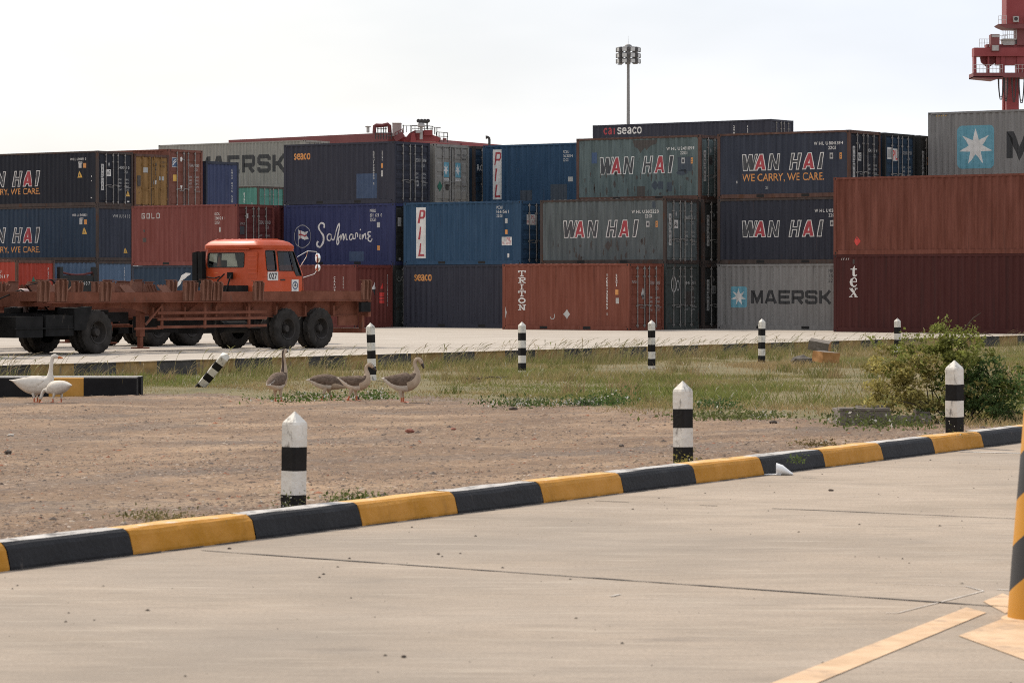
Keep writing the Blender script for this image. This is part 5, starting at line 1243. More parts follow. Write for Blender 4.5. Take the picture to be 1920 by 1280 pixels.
def skeletal_trailer(label, u, v_front, heading, full=True):
    """local x: 0 at the nose, +12.6 at the tail; heading +1: nose towards +V"""
    rz = math.atan2(VY, VX) if heading < 0 else math.atan2(-VY, -VX)
    t = thing('container_trailer', label, 'trailer', uv(u, v_front, 0), rz, 'skeletal container trailers')
    Lt = 13.6
    f = MB()
    for s in (-1, 1):
        # outer side rail with flanges
        f.box(0.5, Lt, s * 1.20 - .03, s * 1.20 + .03, 1.33, 1.58)
        f.box(0.5, Lt, s * 1.20 - .07, s * 1.20 + .07, 1.31, 1.33)
        # main web, deeper behind the swan neck
        pts = [(1.0, s * .95 - .012, 1.31), (Lt - .3, s * .95 - .012, 1.31), (Lt - .3, s * .95 - .012, .90), (5.0, s * .95 - .012, .90), (3.9, s * .95 - .012, 1.16), (1.0, s * .95 - .012, 1.22)]
        f.prism(pts, (0, .024, 0)); f.box(4.8, Lt - .3, s * .95 - .09, s * .95 + .09, .885, .905)
        for x in np.arange(4.6, Lt - .5, 1.25):
            f.prism([(x, s * 1.13, 1.30), (x + .5, s * 1.13, 1.30), (x, s * .97, .93)], (.02, 0, 0)); f.box(x, x + .07, s * .95 - .13 if s < 0 else s * .95, s * .95 if s < 0 else s * .95 + .13, .92, 1.31)
    for x in np.arange(.6, Lt, 1.25): f.box(x, x + .12, -1.17, 1.17, 1.33, 1.50)
    f.box(0.2, .55, -1.22, 1.22, 1.36, 1.60); f.prism([(.2, -.6, 1.36), (.2, -.6, 1.22), (2.6, -.6, 1.22), (2.6, -.6, 1.36)], (0, 1.2, 0))
    f.build('frame', RUSTF, t)
    # container guides: flared uprights in pairs over the rail
    gx = [.2, .83, 2.44, 5.63, 6.33, 6.76, 8.46, Lt - .42] if full else [1.2, 2.1, 5.2, 6.0, 7.4, 9.0, 10.2, 12.4]
    for s in (-1, 1):
        for i, x in enumerate(gx):
            if full and s > 0 and i == 7: continue
            g = MB(); hi = (1.86, 1.90, 1.84)[i % 3]; yo = s * 1.235
            for dx in (0, .17, .34):
                g.prism([(x + dx, yo, 1.36), (x + dx, yo, hi), (x + dx, yo + s * .10, hi - .03), (x + dx, yo + s * .05, 1.36)], (.03, 0, 0))
            g.prism([(x - .02, yo - s * .008, 1.345), (x + .39, yo - s * .008, 1.345), (x + .39, yo - s * .008, hi + .005), (x + .10, yo - s * .008, hi + .005), (x - .02, yo - s * .008, hi - .12)], (0, s * .014, 0))
            g.box(x - .02, x + .39, yo - s * .008 - .05, yo - s * .008 + .05, hi + .006, hi + .02)
            g.build('container_guide', RUST2, t)
    for s in (-1, 1):
        for x in ([3.74, 5.18] if full and s < 0 else [2.0, 5.0, 5.7, 6.8] if full else [4.0, 4.75, 6.8, 10.9, 11.6]):
            g = MB()
            for dx in (0, .12, .24): g.prism([(x + dx, s * 1.0, 1.56), (x + dx + .05, s * 1.0, 1.56), (x + dx + .05 - .22, s * 1.0 - s * .1, 1.78), (x + dx - .22, s * 1.0 - s * .1, 1.78)], (0, s * .02, 0))
            g.prism([(x - .05, s * 1.03, 1.5), (x + .32, s * 1.03, 1.5), (x + .10, s * .93, 1.76), (x - .27, s * .93, 1.76)], (0, s * .015, 0))
            g.build('twistlock_ramp', RUST2, t)
    # side guard rails between landing leg and wheels
    for s in (-1, 1):
        q = MB()
        for z in (.66, .885 - .02, 1.03 - .0): q.box(4.75, 9.15, s * 1.12 - .02, s * 1.12 + .02, z - .035, z + .035)
        for x in (4.9, 6.6, 8.4): q.box(x, x + .08, s * 1.10 - .02, s * 1.10 + .02, .60, 1.31)
        q.bar((4.95, s * 1.1, 1.25), (4.3, s * 1.1, .72), .05, .05); q.box(3.9, 4.95, s * 1.1 - .02, s * 1.1 + .02, .60, .66)
        q.build('side_guard', RUSTF, t)
        q = MB(); q.box(4.35, 4.52, s * .8 - .08, s * .8 + .08, .42, 1.25); q.box(4.38, 4.49, s * .8 - .055, s * .8 + .055, .14, .5); q.box(4.25, 4.62, s * .8 - .16, s * .8 + .16, .10, .14); q.build('landing_leg', RUSTF, t)
    q = MB(); q.box(5.4, 6.3, -.45, .35, .50, .93); q.box(6.9, 7.6, -.6, .2, .46, .90); q.tube((7.9, -.55, .62), (8.9, -.55, .62), .16, n=12); q.build('dark_filler', CHB, t)  # invented boxes and tube, added to darken the gap under the deck
    for x in (10.0, 11.45):
        for s in (-1, 1): wheel(t, x, s * 1.06, s, True)
        q = MB(); q.tube((x, -.9, R_W), (x, .9, R_W), .075, n=8); q.bar((x - .6, -.5, .8), (x + .6, -.5, .8), .09, .07); q.bar((x - .6, .5, .8), (x + .6, .5, .8), .09, .07); q.box(x - .12, x + .12, -.56, -.44, .55, .9); q.box(x - .12, x + .12, .44, .56, .55, .9); q.build('axle', CHB, t)
    q = MB(); q.box(Lt - .12, Lt, -1.24, 1.24, .86, 1.60)
    for s in (-1, 1): q.box(Lt - .3, Lt - .2, s * 1.1 - .06, s * 1.1 + .06, .42, .9); q.box(Lt - 1.2, Lt - .3, s * 1.0 - .02, s * 1.0 + .02, .62, .92)
    q.box(Lt - .34, Lt - .18, -1.2, 1.2, .40, .54); q.build('rear_bumper', RUSTF, t)
    for s in (-1, 1):
        q = MB(); q.box(Lt - .0, Lt + .03, s * .85 - .25, s * .85 + .25, 1.0, 1.14); q.build('tail_lamp', LAMPR, t)
        q = MB(); q.box(Lt - .45, Lt - .02, s * 1.2 - .05, s * 1.2 + .05, 1.0, 1.28); q.build('lamp_box', CHB, t)
    return t
skeletal_trailer('rusty red skeletal trailer nearest the camera, coupled to the black truck at the left', -56.35, 55.8, -1)
skeletal_trailer('rusty trailer frame behind the nearest one, coupled to the truck with the orange cab', -61.75, 69.2, 1, full=False)

def rounded(x0, x1, hw, r, z, n=4):
    pts = []
    for cx, cy, a0 in ((x1 - r, hw - r, 0), (x0 + r, hw - r, 90), (x0 + r, -hw + r, 180), (x1 - r, -hw + r, 270)):
        for k in range(n + 1): a = R(a0 + 90 * k / n); pts.append((cx + r * math.cos(a), cy + r * math.sin(a), z))
    return pts
def rr2(x0, z0, x1, z1, r, n=4):
    pts = []
    for cx, cz, a0 in ((x1 - r, z1 - r, 0), (x0 + r, z1 - r, 90), (x0 + r, z0 + r, 180), (x1 - r, z0 + r, 270)):
        for k in range(n + 1): a = R(a0 + 90 * k / n); pts.append((cx + r * math.cos(a), cz + r * math.sin(a)))
    return pts
def tractor(name, label, u, v_rear, heading, paint_, axles, cab_x, marks):
    """local x forward, 0 at the first rear axle"""
    rz = math.atan2(VY, VX) if heading > 0 else math.atan2(-VY, -VX)
    t = thing(name, label, 'truck', uv(u, v_rear, 0), rz)
    fx = cab_x + 1.0 if marks else cab_x + .55
    q = MB()
    for s in (-1, 1):
        q.box(-1.9, cab_x + 1.9, s * .42 - .04, s * .42 + .04, .80, 1.06)
        q.bar((-1.2, s * .5, .85), (1.0, s * .5, .85), .09, .08)
    for x in np.arange(-1.7, cab_x + 1.8, .9): q.box(x, x + .1, -.42, .42, .84, 1.0)
    q.box(-1.1, .5, -.5, .5, 1.06, 1.12)
    q.lathe([(0, 1.12), (.48, 1.12), (.46, 1.19), (0, 1.19)], (-.3, 0, 0), 'z', 20)
    for a in axles: q.tube((a, -.9, R_W), (a, .9, R_W), .09, n=8); q.box(a - .2, a + .2, -.2, .2, R_W - .2, R_W + .2)
    q.tube((fx, -.9, R_W), (fx, .9, R_W), .07, n=8)
    q.build('chassis', CHB, t)
    for a in axles:
        for s in (-1, 1): wheel(t, a, s * 1.06, s, True)
    for s in (-1, 1): wheel(t, fx, s * 1.08, s, False)
    for s in (-1, 1):
        q = MB(); q.box(.95, 1.95, s * .9 - .32, s * .9 + .32, .48, 1.0); q.box(2.05, 3.0 if not marks else 2.4, s * .9 - .32, s * .9 + .32, .45, .98)
        q.box(.9, 3.05, s * 1.22 - .02, s * 1.22 + .02, .66, .70)
        q.build('fuel_tank', CHB, t)
        q = MB()
        for a0 in range(0, 7):
            a1, a2 = R(20 + a0 * 20), R(40 + a0 * 20); rr = .66
            q.add([(axles[0] + rr * math.cos(a1), s * 1.25, R_W + rr * math.sin(a1)), (axles[0] + rr * math.cos(a2), s * 1.25, R_W + rr * math.sin(a2)), (axles[0] + rr * math.cos(a2), s * .62, R_W + rr * math.sin(a2)), (axles[0] + rr * math.cos(a1), s * .62, R_W + rr * math.sin(a1))], [(0, 1, 2, 3)])
        if not marks: q = MB(); q.prism([(.55, s * 1.25, .62), (.95, s * 1.25, .62), (.95, s * 1.25, 1.18), (.30, s * 1.25, 1.22)], (0, -s * .6, 0))
        q.build('mudguard', CHB, t)
    # cab shell
    X = cab_x; c = MB()
    lev = [(.86, .06, 1.93, 1.17, .10), (1.0, 0, 1.98, 1.20, .12), (1.6, -.01, 2.02, 1.21, .13), (2.08, 0, 2.0, 1.21, .14), (2.16, .01, 1.97, 1.20, .14), (2.84, .05, 1.66, 1.12, .16), (2.88, -.03, 1.68, 1.15, .18), (2.96, -.04, 1.66, 1.15, .20), (3.06, .03, 1.56, 1.07, .22), (3.12, .14, 1.40, .95, .25), (3.15, .35, 1.1, .7, .25)]
    c.loft([rounded(X + a, X + b_, hw, r_, z) for z, a, b_, hw, r_ in lev], 0, True)
    cab = c.build('cab', [paint_, RUBBER], t)
    inner = MB(); inner.loft([rounded(X + a + .05, X + b_ - .05, hw - .05, r_, z) for z, a, b_, hw, r_ in lev[1:10]], 1, True)
    holes = MB(); yo = 2.0
    for P in ([(.80, 2.78), (1.56, 2.78), (1.80, 2.16), (1.84, 2.05), (1.58, 2.05), (1.50, 2.2), (.80, 2.2)], rr2(.24, 2.20, .68, 2.80, .05)): holes.prism([(X + p[0], -yo, p[1]) for p in P], (0, 2 * yo, 0), 1)
    holes.prism([(X - .3, p[0], p[1]) for p in rr2(-.47, 2.30, .97, 2.73, .06)], (.6, 0, 0), 1)
    holes.prism([(X + 1.4, p[0], p[1]) for p in rr2(-.92, 2.16, .92, 2.76, .06)], (1.0, 0, 0), 1)
    cut = []
    for mb_ in (inner, holes):
        o_ = mb_.build('cutter', [paint_, RUBBER], t); cut.append(o_)
        bo = cab.modifiers.new('cut', 'BOOLEAN'); bo.operation = 'DIFFERENCE'; bo.solver = 'EXACT'; bo.object = o_; bo.use_self = True
    dg = bpy.context.evaluated_depsgraph_get(); me_ = bpy.data.meshes.new_from_object(cab.evaluated_get(dg)); cab.modifiers.clear(); cab.data = me_
    me_.polygons.foreach_set('use_smooth', [True] * len(me_.polygons)); me_.set_sharp_from_angle(angle=R(38))
    for o_ in cut: bpy.data.objects.remove(o_)
    q = MB()
    for sy in (-.62, .55):
        q.box(X + .35, X + .85, sy - .25, sy + .25, 1.55, 1.72); q.prism([(X + .30, sy - .24, 1.72), (X + .42, sy - .24, 1.72), (X + .28, sy - .22, 2.32), (X + .18, sy - .22, 2.32)], (0, .48, 0)); q.box(X + .17, X + .27, sy - .13, sy + .13, 2.33, 2.52)
    q.box(X + 1.55, X + 1.85, -1.0, 1.0, 1.7, 2.10); q.lathe([(.17, 0), (.19, .015), (.21, 0), (.19, -.015)], (X + 1.40, -.62, 2.05), 'x', 20); q.tube((X + 1.40, -.62, 2.05), (X + 1.65, -.62, 1.9), .03)
    q.build('interior', CHB, cab)
    q = MB(); q.lathe([(.17, 2.12), (.17, 2.15), (.12, 2.16), (.03, 2.62), (.0, 2.62)], (X + .16, .62, 0), 'z', 14); q.build('road_cone', LAMPC, cab)
    q = MB(); q.box(X + 1.52, X + 1.55, -.02, .24, 2.55, 2.66); q.build('inside_mirror', CHROME, cab)
    q = MB()
    for k in range(7):
        y = -.88 + k * .29; q.prism([(X - .035, y, 2.965), (X + .08, y, 3.09), (X + .4, y, 3.165), (X + 1.1, y, 3.165), (X + 1.3, y, 3.10), (X + .1, y, 2.95)], (0, .05, 0))
    q.build('roof_rib', paint_, cab, smooth=False)
    yw = lambda z, s: s * (1.205 - .085 * max(0, z - 2.16) / .68 + .006)
    # windows: dark glass in rubber seals
    def side_glass(name, P, s, m, e=.0): 
        g = MB(); g.prism([(X + p[0], yw(p[1], s) + s * e, p[1]) for p in P], (0, -s * .02, 0)); return g.build(name, m, cab)
    door_w = [(.80, 2.84 - .06), (1.56, 2.84 - .06), (1.80, 2.16), (1.84, 2.05), (1.58, 2.05), (1.50, 2.2), (.80, 2.2)]
    qtr_w = rr2(.24, 2.20, .68, 2.80, .05)
    for s in (-1, 1):
        for P, nm in ((door_w, 'side_window'), (qtr_w, 'quarter_window')):
            cxm = sum(p[0] for p in P) / len(P); czm = sum(p[1] for p in P) / len(P)
            q = MB(); q.path([(X + p[0], yw(p[1], s) + s * .002, p[1]) for p in list(P) + [P[0]]], .016, 5); q.build('window_seal', RUBBER, cab); g = MB(); g.poly([(X + p[0], yw(p[1], s) - s * .02, p[1]) for p in P]); g.build(nm, GLASS, cab)
        q = MB(); q.bar((X + 1.50, yw(2.2, s) + s * .012, 2.19), (X + 1.38, yw(2.78, s) + s * .012, 2.78), .03, .03); q.build('window_bar', RUBBER, cab)
        q = MB()
        for a, b_ in (((.74, 1.05), (.74, 2.84)), ((1.92, 1.15), (1.88, 2.05))): q.bar((X + a[0], yw(a[1], s), a[1]), (X + b_[0], yw(b_[1], s), b_[1]), .014, .012)
        q.build('door_seam', RUBBER, cab)
        q = MB(); q.box(X + .84, X + 1.06, s * 1.212 - .012, s * 1.212 + .018, 1.90, 1.94); q.build('door_handle', RUBBER, cab)
        q = MB(); q.bar((X + 1.75, yw(1.98, s), 1.985), (X + .76, yw(1.98, s), 1.985), .012, .02); q.bar((X + .05, yw(1.95, s), 2.02), (X + .72, yw(1.95, s), 2.02), .012, .02); q.build('pressed_line', paint_, cab)
    P = rr2(-.47, 2.30, .97, 2.73, .06); xr = lambda z: X + .012 + (z - 2.16) * .058
    q = MB(); q.path([(xr(p[1]) - .004, p[0], p[1]) for p in P + [P[0]]], .018, 5); q.build('window_seal', RUBBER, cab)
    g = MB(); g.poly([(xr(p[1]) + .015, p[0], p[1]) for p in P]); g.build('rear_window', GLASS, cab)
    q = MB(); q.box(X - .045, X + .0, -.72, 1.08, 2.83, 2.86); q.build('drip_rail', paint_, cab)
    q = MB()
    for i in range(5): q.prism([(X + .0 , -.66, 2.70 - i * .13), (X + .0, -.98, 2.70 - i * .13), (X - .012, -.98, 2.62 - i * .13), (X - .012, -.66, 2.62 - i * .13)], (.03, 0, 0))
    q.prism([(X - .006, p[0], p[1]) for p in rr2(-1.02, 1.95, -.62, 2.76, .05)], (.02, 0, 0)); q.build('vent_panel', paint_, cab)
    g = MB(); g.add([(X + 1.945, -.93, 2.15), (X + 1.945, .93, 2.15), (X + 1.675, .90, 2.77), (X + 1.675, -.90, 2.77)], [(0, 1, 2, 3)]); g.build('windscreen', GLASS, cab)
    q = MB(); q.box(X + 1.98, X + 2.05, -.9, .9, 1.45, 1.95); q.box(X + 1.95, X + 2.12, -1.2, 1.2, .62, .95); q.build('grille', RUBBER, cab)
    for s in (-1, 1):
        q = MB(); q.box(X + 2.0, X + 2.14, s * .85 - .18, s * .85 + .18, .72, .88); q.build('headlight', CHROME, t)
        q = MB(); hy = s * 1.12
        q.path([(X + 1.75, hy, 2.62), (X + 2.02, s * 1.3, 2.80), (X + 2.30, s * 1.42, 2.78), (X + 2.36, s * 1.45, 2.60)], .010, 5); q.path([(X + 1.98, hy, 1.98), (X + 2.25, s * 1.38, 2.10), (X + 2.34, s * 1.43, 2.25)], .010, 5)
        q.path([(X + 1.86, hy, 2.3), (X + 2.02, s * 1.25, 2.62), (X + 2.05, s * 1.28, 2.80)], .011, 5)
        q.build('mirror_arm', CHROME if marks else CHB, cab)
        for z0, z1 in ((2.44, 2.74), (2.18, 2.40)):
            m_ = MB(); zc, hh = (z0 + z1) / 2, (z1 - z0) / 2
            m_.loft([[(X + 2.33 + dx, s * 1.44 + .085 * k_ * math.cos(a), zc + hh * k_ * math.sin(a)) for a in [2 * math.pi * i / 14 for i in range(14)]] for dx, k_ in ((-.03, .85), (-.02, 1), (.04, .95), (.07, .6))], 0)
            m_.build('mirror', CHROME, cab, smooth=40)
    q = MB()
    for yy in (.98, 1.20): q.add([(X - .22, yy, 1.7), (X - .05, yy, 1.7), (X - .05, yy + .19, 1.7), (X - .22, yy + .19, 1.7), (X - .22, yy + .02, 2.78), (X - .05, yy + .02, 2.78), (X - .05, yy + .19, 2.74), (X - .22, yy + .19, 2.74)], [(0, 3, 2, 1), (4, 5, 6, 7), (0, 1, 5, 4), (1, 2, 6, 5), (2, 3, 7, 6), (3, 0, 4, 7)])
    q.path([(X - .14, 1.0, 1.7), (X - .2, 1.0, 1.4), (X - .1, .7, 1.1)], .09, 8)
    q.build('air_intake', CHB, t)
    # brackets and hoses behind the cab
    q = MB(); q.box(X - .35, X - .05, -.7, .7, 1.35, 1.75); q.path([(X - .1, .2, 2.1), (X - .35, .25, 1.9), (X - .4, .1, 1.5)], .025, 5); q.path([(X - .1, -.1, 2.1), (X - .32, -.2, 1.95), (X - .4, -.1, 1.5)], .025, 5); q.box(X - .12, X - .03, -.08, .08, 1.95, 2.15); q.path([(X - .06, .95, 2.0), (X - .09, .6, 1.97), (X - .08, .4, 2.02)], .02, 5)
    q.build('rear_bracket', CHB, t)
    if marks:
        s = -1
        def plate(nm, x0, z0, x1, z1, arts):
            m_ = MB(); y = yw(z1, s) + s * .010
            m_.box(X + x0, X + x1, y - .006, y + .006, z0, z1, 0)
            for tr, k, l in arts:
                for q_ in tr: m_.add([(X + x0 + p[0] * (x1 - x0), y + s * (.007 + .001 * l), z0 + p[1] * (z1 - z0)) for p in q_], [(0, 1, 2)], k)
            m_.build(nm, [ARTM[0], ARTM[1], ARTM[7]], cab)
        plate('number_plate', .24, 1.90, .72, 2.16, [text('027', (.12, .14, .90, .88), 1, 1, .03)])
        a = [2 * math.pi * i / 18 for i in range(19)]
        plate('emblem_plate', 1.36, 1.56, 1.68, 1.93, [line([(.5 + .36 * math.cos(q_), .52 + .28 * math.sin(q_)) for q_ in a], .10, 2, 1), poly([(.5, .78), (.60, .55), (.5, .36), (.40, .55)], 1, 2), line([(.28, .5), (.72, .5)], .05, 1, 3), text('027', (.25, .05, .75, .14), 2, 1)])
    else:
        q = MB(); q.tube((.75, -.75, 1.0), (.75, -.75, 1.62), .15, n=14); q.lathe([(0, 0), (.15, 0), (.10, .05), (0, .06)], (.75, -.75, 1.62), 'z', 14); q.build('air_tank', mat('dusty_pink_tank', (.36, .25, .22), rough=.5, var=.1), t, smooth=40)
        q = MB(); q.path([(.9, .3, 1.1), (1.6, .2, 1.75), (.6, .1, 1.9), (-.3, .1, 1.3)], .022, 6); q.path([(1.1, .5, 1.2), (1.9, .3, 1.65), (2.6, .2, 1.4)], .02, 6); q.build('hose', CHB, t)
        q = MB(); q.box(-.2, .1, .2, .5, 1.2, 1.32); q.build('coupling_handle', mat('bright_red', (.5, .04, .02), rough=.5), t)
    return t
tractor('tractor_truck', 'truck with an orange cab marked 027, parked behind the rusty trailer', -61.75, 67.9, 1, ORANGE, (0, -1.45), 3.10, True)
tractor('tractor_truck', 'black chassis of a truck cut off by the left edge, under the trailer nose', -56.35, 58.25, -1, WHITEC, (0,), 4.0, False)

# ------------------------------------------------------------------ geese
FW = mat('feather_white', (.62, .565, .49), rough=.85, var=.10, scale=14, rust=.22, rust_col=(.45, .40, .34), rust_scale=16, spec=.2)
FB = mat('feather_grey_brown', (.135, .092, .064), rough=.9, var=.35, scale=22, stretch=(1, 1, 2), rust=.25, rust_col=(.27, .205, .155), rust_scale=26, spec=.2)
FD = mat('feather_dark', (.085, .060, .048), rough=.9, var=.2, scale=20, spec=.2)
FC = mat('feather_cream', (.44, .335, .235), rough=.9, var=.14, scale=12, spec=.2)
LEGO = mat('goose_leg_orange', (.50, .115, .035), rough=.6, var=.15, scale=20)
BEAKO = mat('beak_orange', (.55, .16, .03), rough=.5); BEAKD = mat('beak_dark', (.05, .035, .03), rough=.5); EYE = mat('goose_eye', (.01, .01, .01), rough=.1)
def sm(pts, k=5):
    out = []
    for i in range(len(pts) - 1):
        p0, p1, p2, p3 = pts[max(i - 1, 0)], pts[i], pts[i + 1], pts[min(i + 2, len(pts) - 1)]
        for j in range(k):
            s_ = j / k; out.append(tuple(.5 * (2 * p1[c] + (p2[c] - p0[c]) * s_ + (2 * p0[c] - 5 * p1[c] + 4 * p2[c] - p3[c]) * s_ ** 2 + (3 * p1[c] - p0[c] - 3 * p2[c] + p3[c]) * s_ ** 3) for c in range(len(p1))))
    out.append(pts[-1]); return out
def goose(label, px, py_Y, yaw, body, neck, white, legs, scale=1.0, beak_dir=None, wing_lift=0.0):
    """body: (x, z, half width, half height) tail to breast; neck: (x, y, z, radius) up to the crown; local x is where it faces"""
    x = at(px, py_Y); t = thing('goose', label, 'goose', (x, py_Y, ground_z(x, py_Y)), yaw, 'geese on the gravel'); t.scale = (scale,) * 3
    spine = [(b_[0], 0.0, b_[1], b_[2], b_[3]) for b_ in body] + [(n_[0], n_[1], n_[2], n_[3], n_[3]) for n_ in neck]
    nb = len(body); S = sm(spine, 4); n = 18; rings = []; ref = Vector((0, 1, 0))
    for i, p in enumerate(S):
        a, b_ = S[max(i - 1, 0)], S[min(i + 1, len(S) - 1)]
        d = Vector((b_[0] - a[0], b_[1] - a[1], b_[2] - a[2])).normalized()
        side = (ref - d * ref.dot(d)).normalized(); upv = d.cross(side)
        # upv points to the back of the body / nape of the neck
        c = Vector(p[:3]); rings.append([c + side * max(p[3], .004) * math.cos(2 * math.pi * k / n) + upv * max(p[4], .004) * math.sin(2 * math.pi * k / n) for k in range(n)])
    last_b = (nb - 1) * 4
    def mf(i, k):
        if white: return 0
        q = math.sin(2 * math.pi * (k + .5) / n)        # +1 back / nape, -1 belly / throat
        if i < last_b * .34: return 0 if q < .55 else 1
        if i < last_b * .62: return 0 if q < -.35 else 1
        if i <= last_b: return 3 if q < -.1 else 1
        return 2 if q > .78 else 3
    m_ = MB(); m_.loft(rings, 0, True, mf)
    # legs in the same continuous figure's mesh
    for (lx, ly, fx) in legs:
        hip = Vector((lx * .3 + .0, ly, .24)); m_.path([hip, (lx, ly, .15), (lx * .5 + fx * .5 + .012, ly, .075), (fx, ly, .015)], [.045, .026, .013, .013], 8, 0 if white else (3))
        m_.path([(lx, ly, .15), (lx * .5 + fx * .5 + .012, ly, .078), (fx, ly, .012)], [.018, .0145, .0145], 8, 4)
        m_.add([(fx - .02, ly, .02), (fx + .085, ly - .045, .006), (fx + .10, ly, .008), (fx + .085, ly + .045, .006), (fx, ly, .03)], [(0, 1, 2), (0, 2, 3), (0, 4, 1), (4, 2, 1), (4, 3, 2), (4, 0, 3)], 4)
    m_.build('body', [FW, FB, FD, FC, LEGO], t, smooth=60)
    # folded wings over the flanks
    for s in (-1, 1):
        w = MB(); R_ = []
        bx = [b_[0] for b_ in body]; f = lambda xx, c: float(np.interp(xx, bx, [b_[c] for b_ in body]))
        xa, xb = bx[0] + (bx[-1] - bx[0]) * .10, bx[-1] - (bx[-1] - bx[0]) * .12
        for i in range(9):
            u_ = i / 8; xx = xa + (xb - xa) * u_; hw, hh, zc = f(xx, 2), f(xx, 3), f(xx, 1)
            k_ = math.sin(math.pi * min(1, u_ * .9 + .12)) ** .6
            ring = []
            for a in [2 * math.pi * j / 10 for j in range(10)]:
                th = R(58) + math.cos(a) * R(46) * k_      # angle around the flank
                rr = 1.02 + .07 * math.sin(a) * (1 if u_ > .1 else .5)
                ring.append((xx, s * hw * rr * math.cos(th - R(36)), zc + hh * rr * math.sin(th - R(36)) + wing_lift * (1 - u_) * .03))
            R_.append(ring)
        w.loft(R_, 0 if white else 1)
        w.build('wing', [FW, FB], t, smooth=60)
    hd = Vector(S[-1][:3]); pv = Vector(S[-3][:3]); d = Vector(beak_dir).normalized() if beak_dir else (hd - pv).normalized()
    q = MB(); q.path([hd - d * .005, hd + d * .05, hd + d * .085], [.026, .018, .008], 8); q.build('beak', BEAKO if white else BEAKD, t, smooth=60)
    if not white:
        q = MB(); q.path([hd - d * .012 + Vector((0, 0, .026)), hd + d * .012 + Vector((0, 0, .03))], [.018, .012], 8); q.build('beak_knob', BEAKD, t, smooth=60)
    q = MB(); sd_ = d.cross(Vector((0, 0, 1))).normalized()
    for s in (-1, 1):
        c = hd - d * .035 + sd_ * s * .034 + Vector((0, 0, .014)); q.path([c - sd_ * s * .006, c + sd_ * s * .004], [.008, .005], 6)
    q.build('eye', EYE, t)
    return t
B1 = [(-.44, .40, .006, .004), (-.36, .385, .05, .025), (-.24, .35, .10, .09), (-.08, .315, .135, .155), (.08, .31, .14, .17), (.20, .345, .115, .135), (.27, .42, .07, .085)]
goose('white goose standing tall with its neck up beside the low black block', 64, 54.6, 0, B1,
      [(.285, 0, .50, .050), (.295, 0, .58, .038), (.305, 0, .68, .033), (.315, 0, .76, .033), (.335, 0, .81, .040), (.38, 0, .815, .040), (.425, 0, .80, .024)], True, [(-.01, -.06, .01), (.03, .06, .05)], beak_dir=(1, 0, -.22))
B2 = [(-.36, .36, .006, .004), (-.30, .36, .06, .04), (-.18, .34, .12, .11), (-.04, .315, .14, .145), (.10, .30, .13, .14), (.18, .275, .095, .105), (.23, .25, .065, .07)]
goose('white goose bending to peck the gravel, partly behind the tall white one', 108, 54.2, R(152), B2,
      [(.28, .0, .26, .042), (.33, .0, .25, .034), (.375, .0, .20, .031), (.40, .0, .14, .032), (.42, 0, .10, .034), (.435, 0, .065, .022)], True, [(-.06, -.06, -.05), (.05, .06, .07)], scale=.86, beak_dir=(.35, 0, -1))
B3 = [(-.40, .30, .006, .004), (-.34, .31, .05, .03), (-.22, .33, .10, .10), (-.08, .35, .13, .15), (.06, .375, .125, .15), (.16, .42, .095, .115), (.21, .48, .065, .075)]
goose('grey brown goose seen from behind with its neck stretched straight up', 521, 53.4, R(66), B3,
      [(.225, 0, .55, .060), (.225, 0, .64, .042), (.205, 0, .74, .032), (.20, 0, .81, .033), (.22, 0, .865, .038), (.26, 0, .885, .036), (.295, 0, .87, .022)], False, [(-.01, -.055, .02), (.0, .055, .01)], beak_dir=(1, 0, -.1))
goose('grey brown goose feeding with its head down behind the walking one', 612, 54.2, R(8), [(-.36, .36, .006, .004), (-.30, .365, .05, .03), (-.18, .35, .11, .10), (-.03, .33, .135, .14), (.12, .315, .125, .13), (.22, .29, .09, .10), (.28, .27, .06, .065)],
      [(.34, .02, .26, .042), (.40, .04, .235, .034), (.44, .05, .19, .030), (.47, .05, .14, .032), (.50, .05, .10, .034), (.53, .05, .07, .022)], False, [(-.05, -.06, -.10), (.06, .06, .09)], beak_dir=(.8, 0, -.8))
goose('grey brown goose stepping forward with a hooked neck, tail towards the left', 664, 52.6, R(-4), [(-.30, .40, .006, .004), (-.24, .385, .05, .03), (-.13, .34, .10, .09), (0, .305, .125, .13), (.12, .315, .12, .13), (.19, .36, .085, .10), (.215, .415, .06, .065)],
      [(.22, 0, .47, .046), (.205, 0, .53, .034), (.21, 0, .585, .030), (.25, 0, .62, .031), (.29, 0, .605, .036), (.325, 0, .57, .024)], False, [(-.06, -.055, -.11), (.02, .055, .03)], beak_dir=(.75, 0, -.66))
goose('largest grey brown goose standing at the right with its bill tucked towards its chest', 752, 51.3, R(-2), [(-.33, .40, .006, .004), (-.28, .40, .06, .035), (-.16, .36, .115, .10), (-.01, .335, .14, .155), (.13, .35, .135, .155), (.215, .40, .10, .12), (.25, .47, .065, .075)],
      [(.255, 0, .54, .048), (.235, 0, .61, .035), (.23, 0, .67, .031), (.255, 0, .715, .033), (.30, 0, .715, .039), (.335, 0, .675, .036), (.35, 0, .64, .022)], False, [(-.01, -.06, .01), (.02, .06, .03)], beak_dir=(.35, 0, -1))

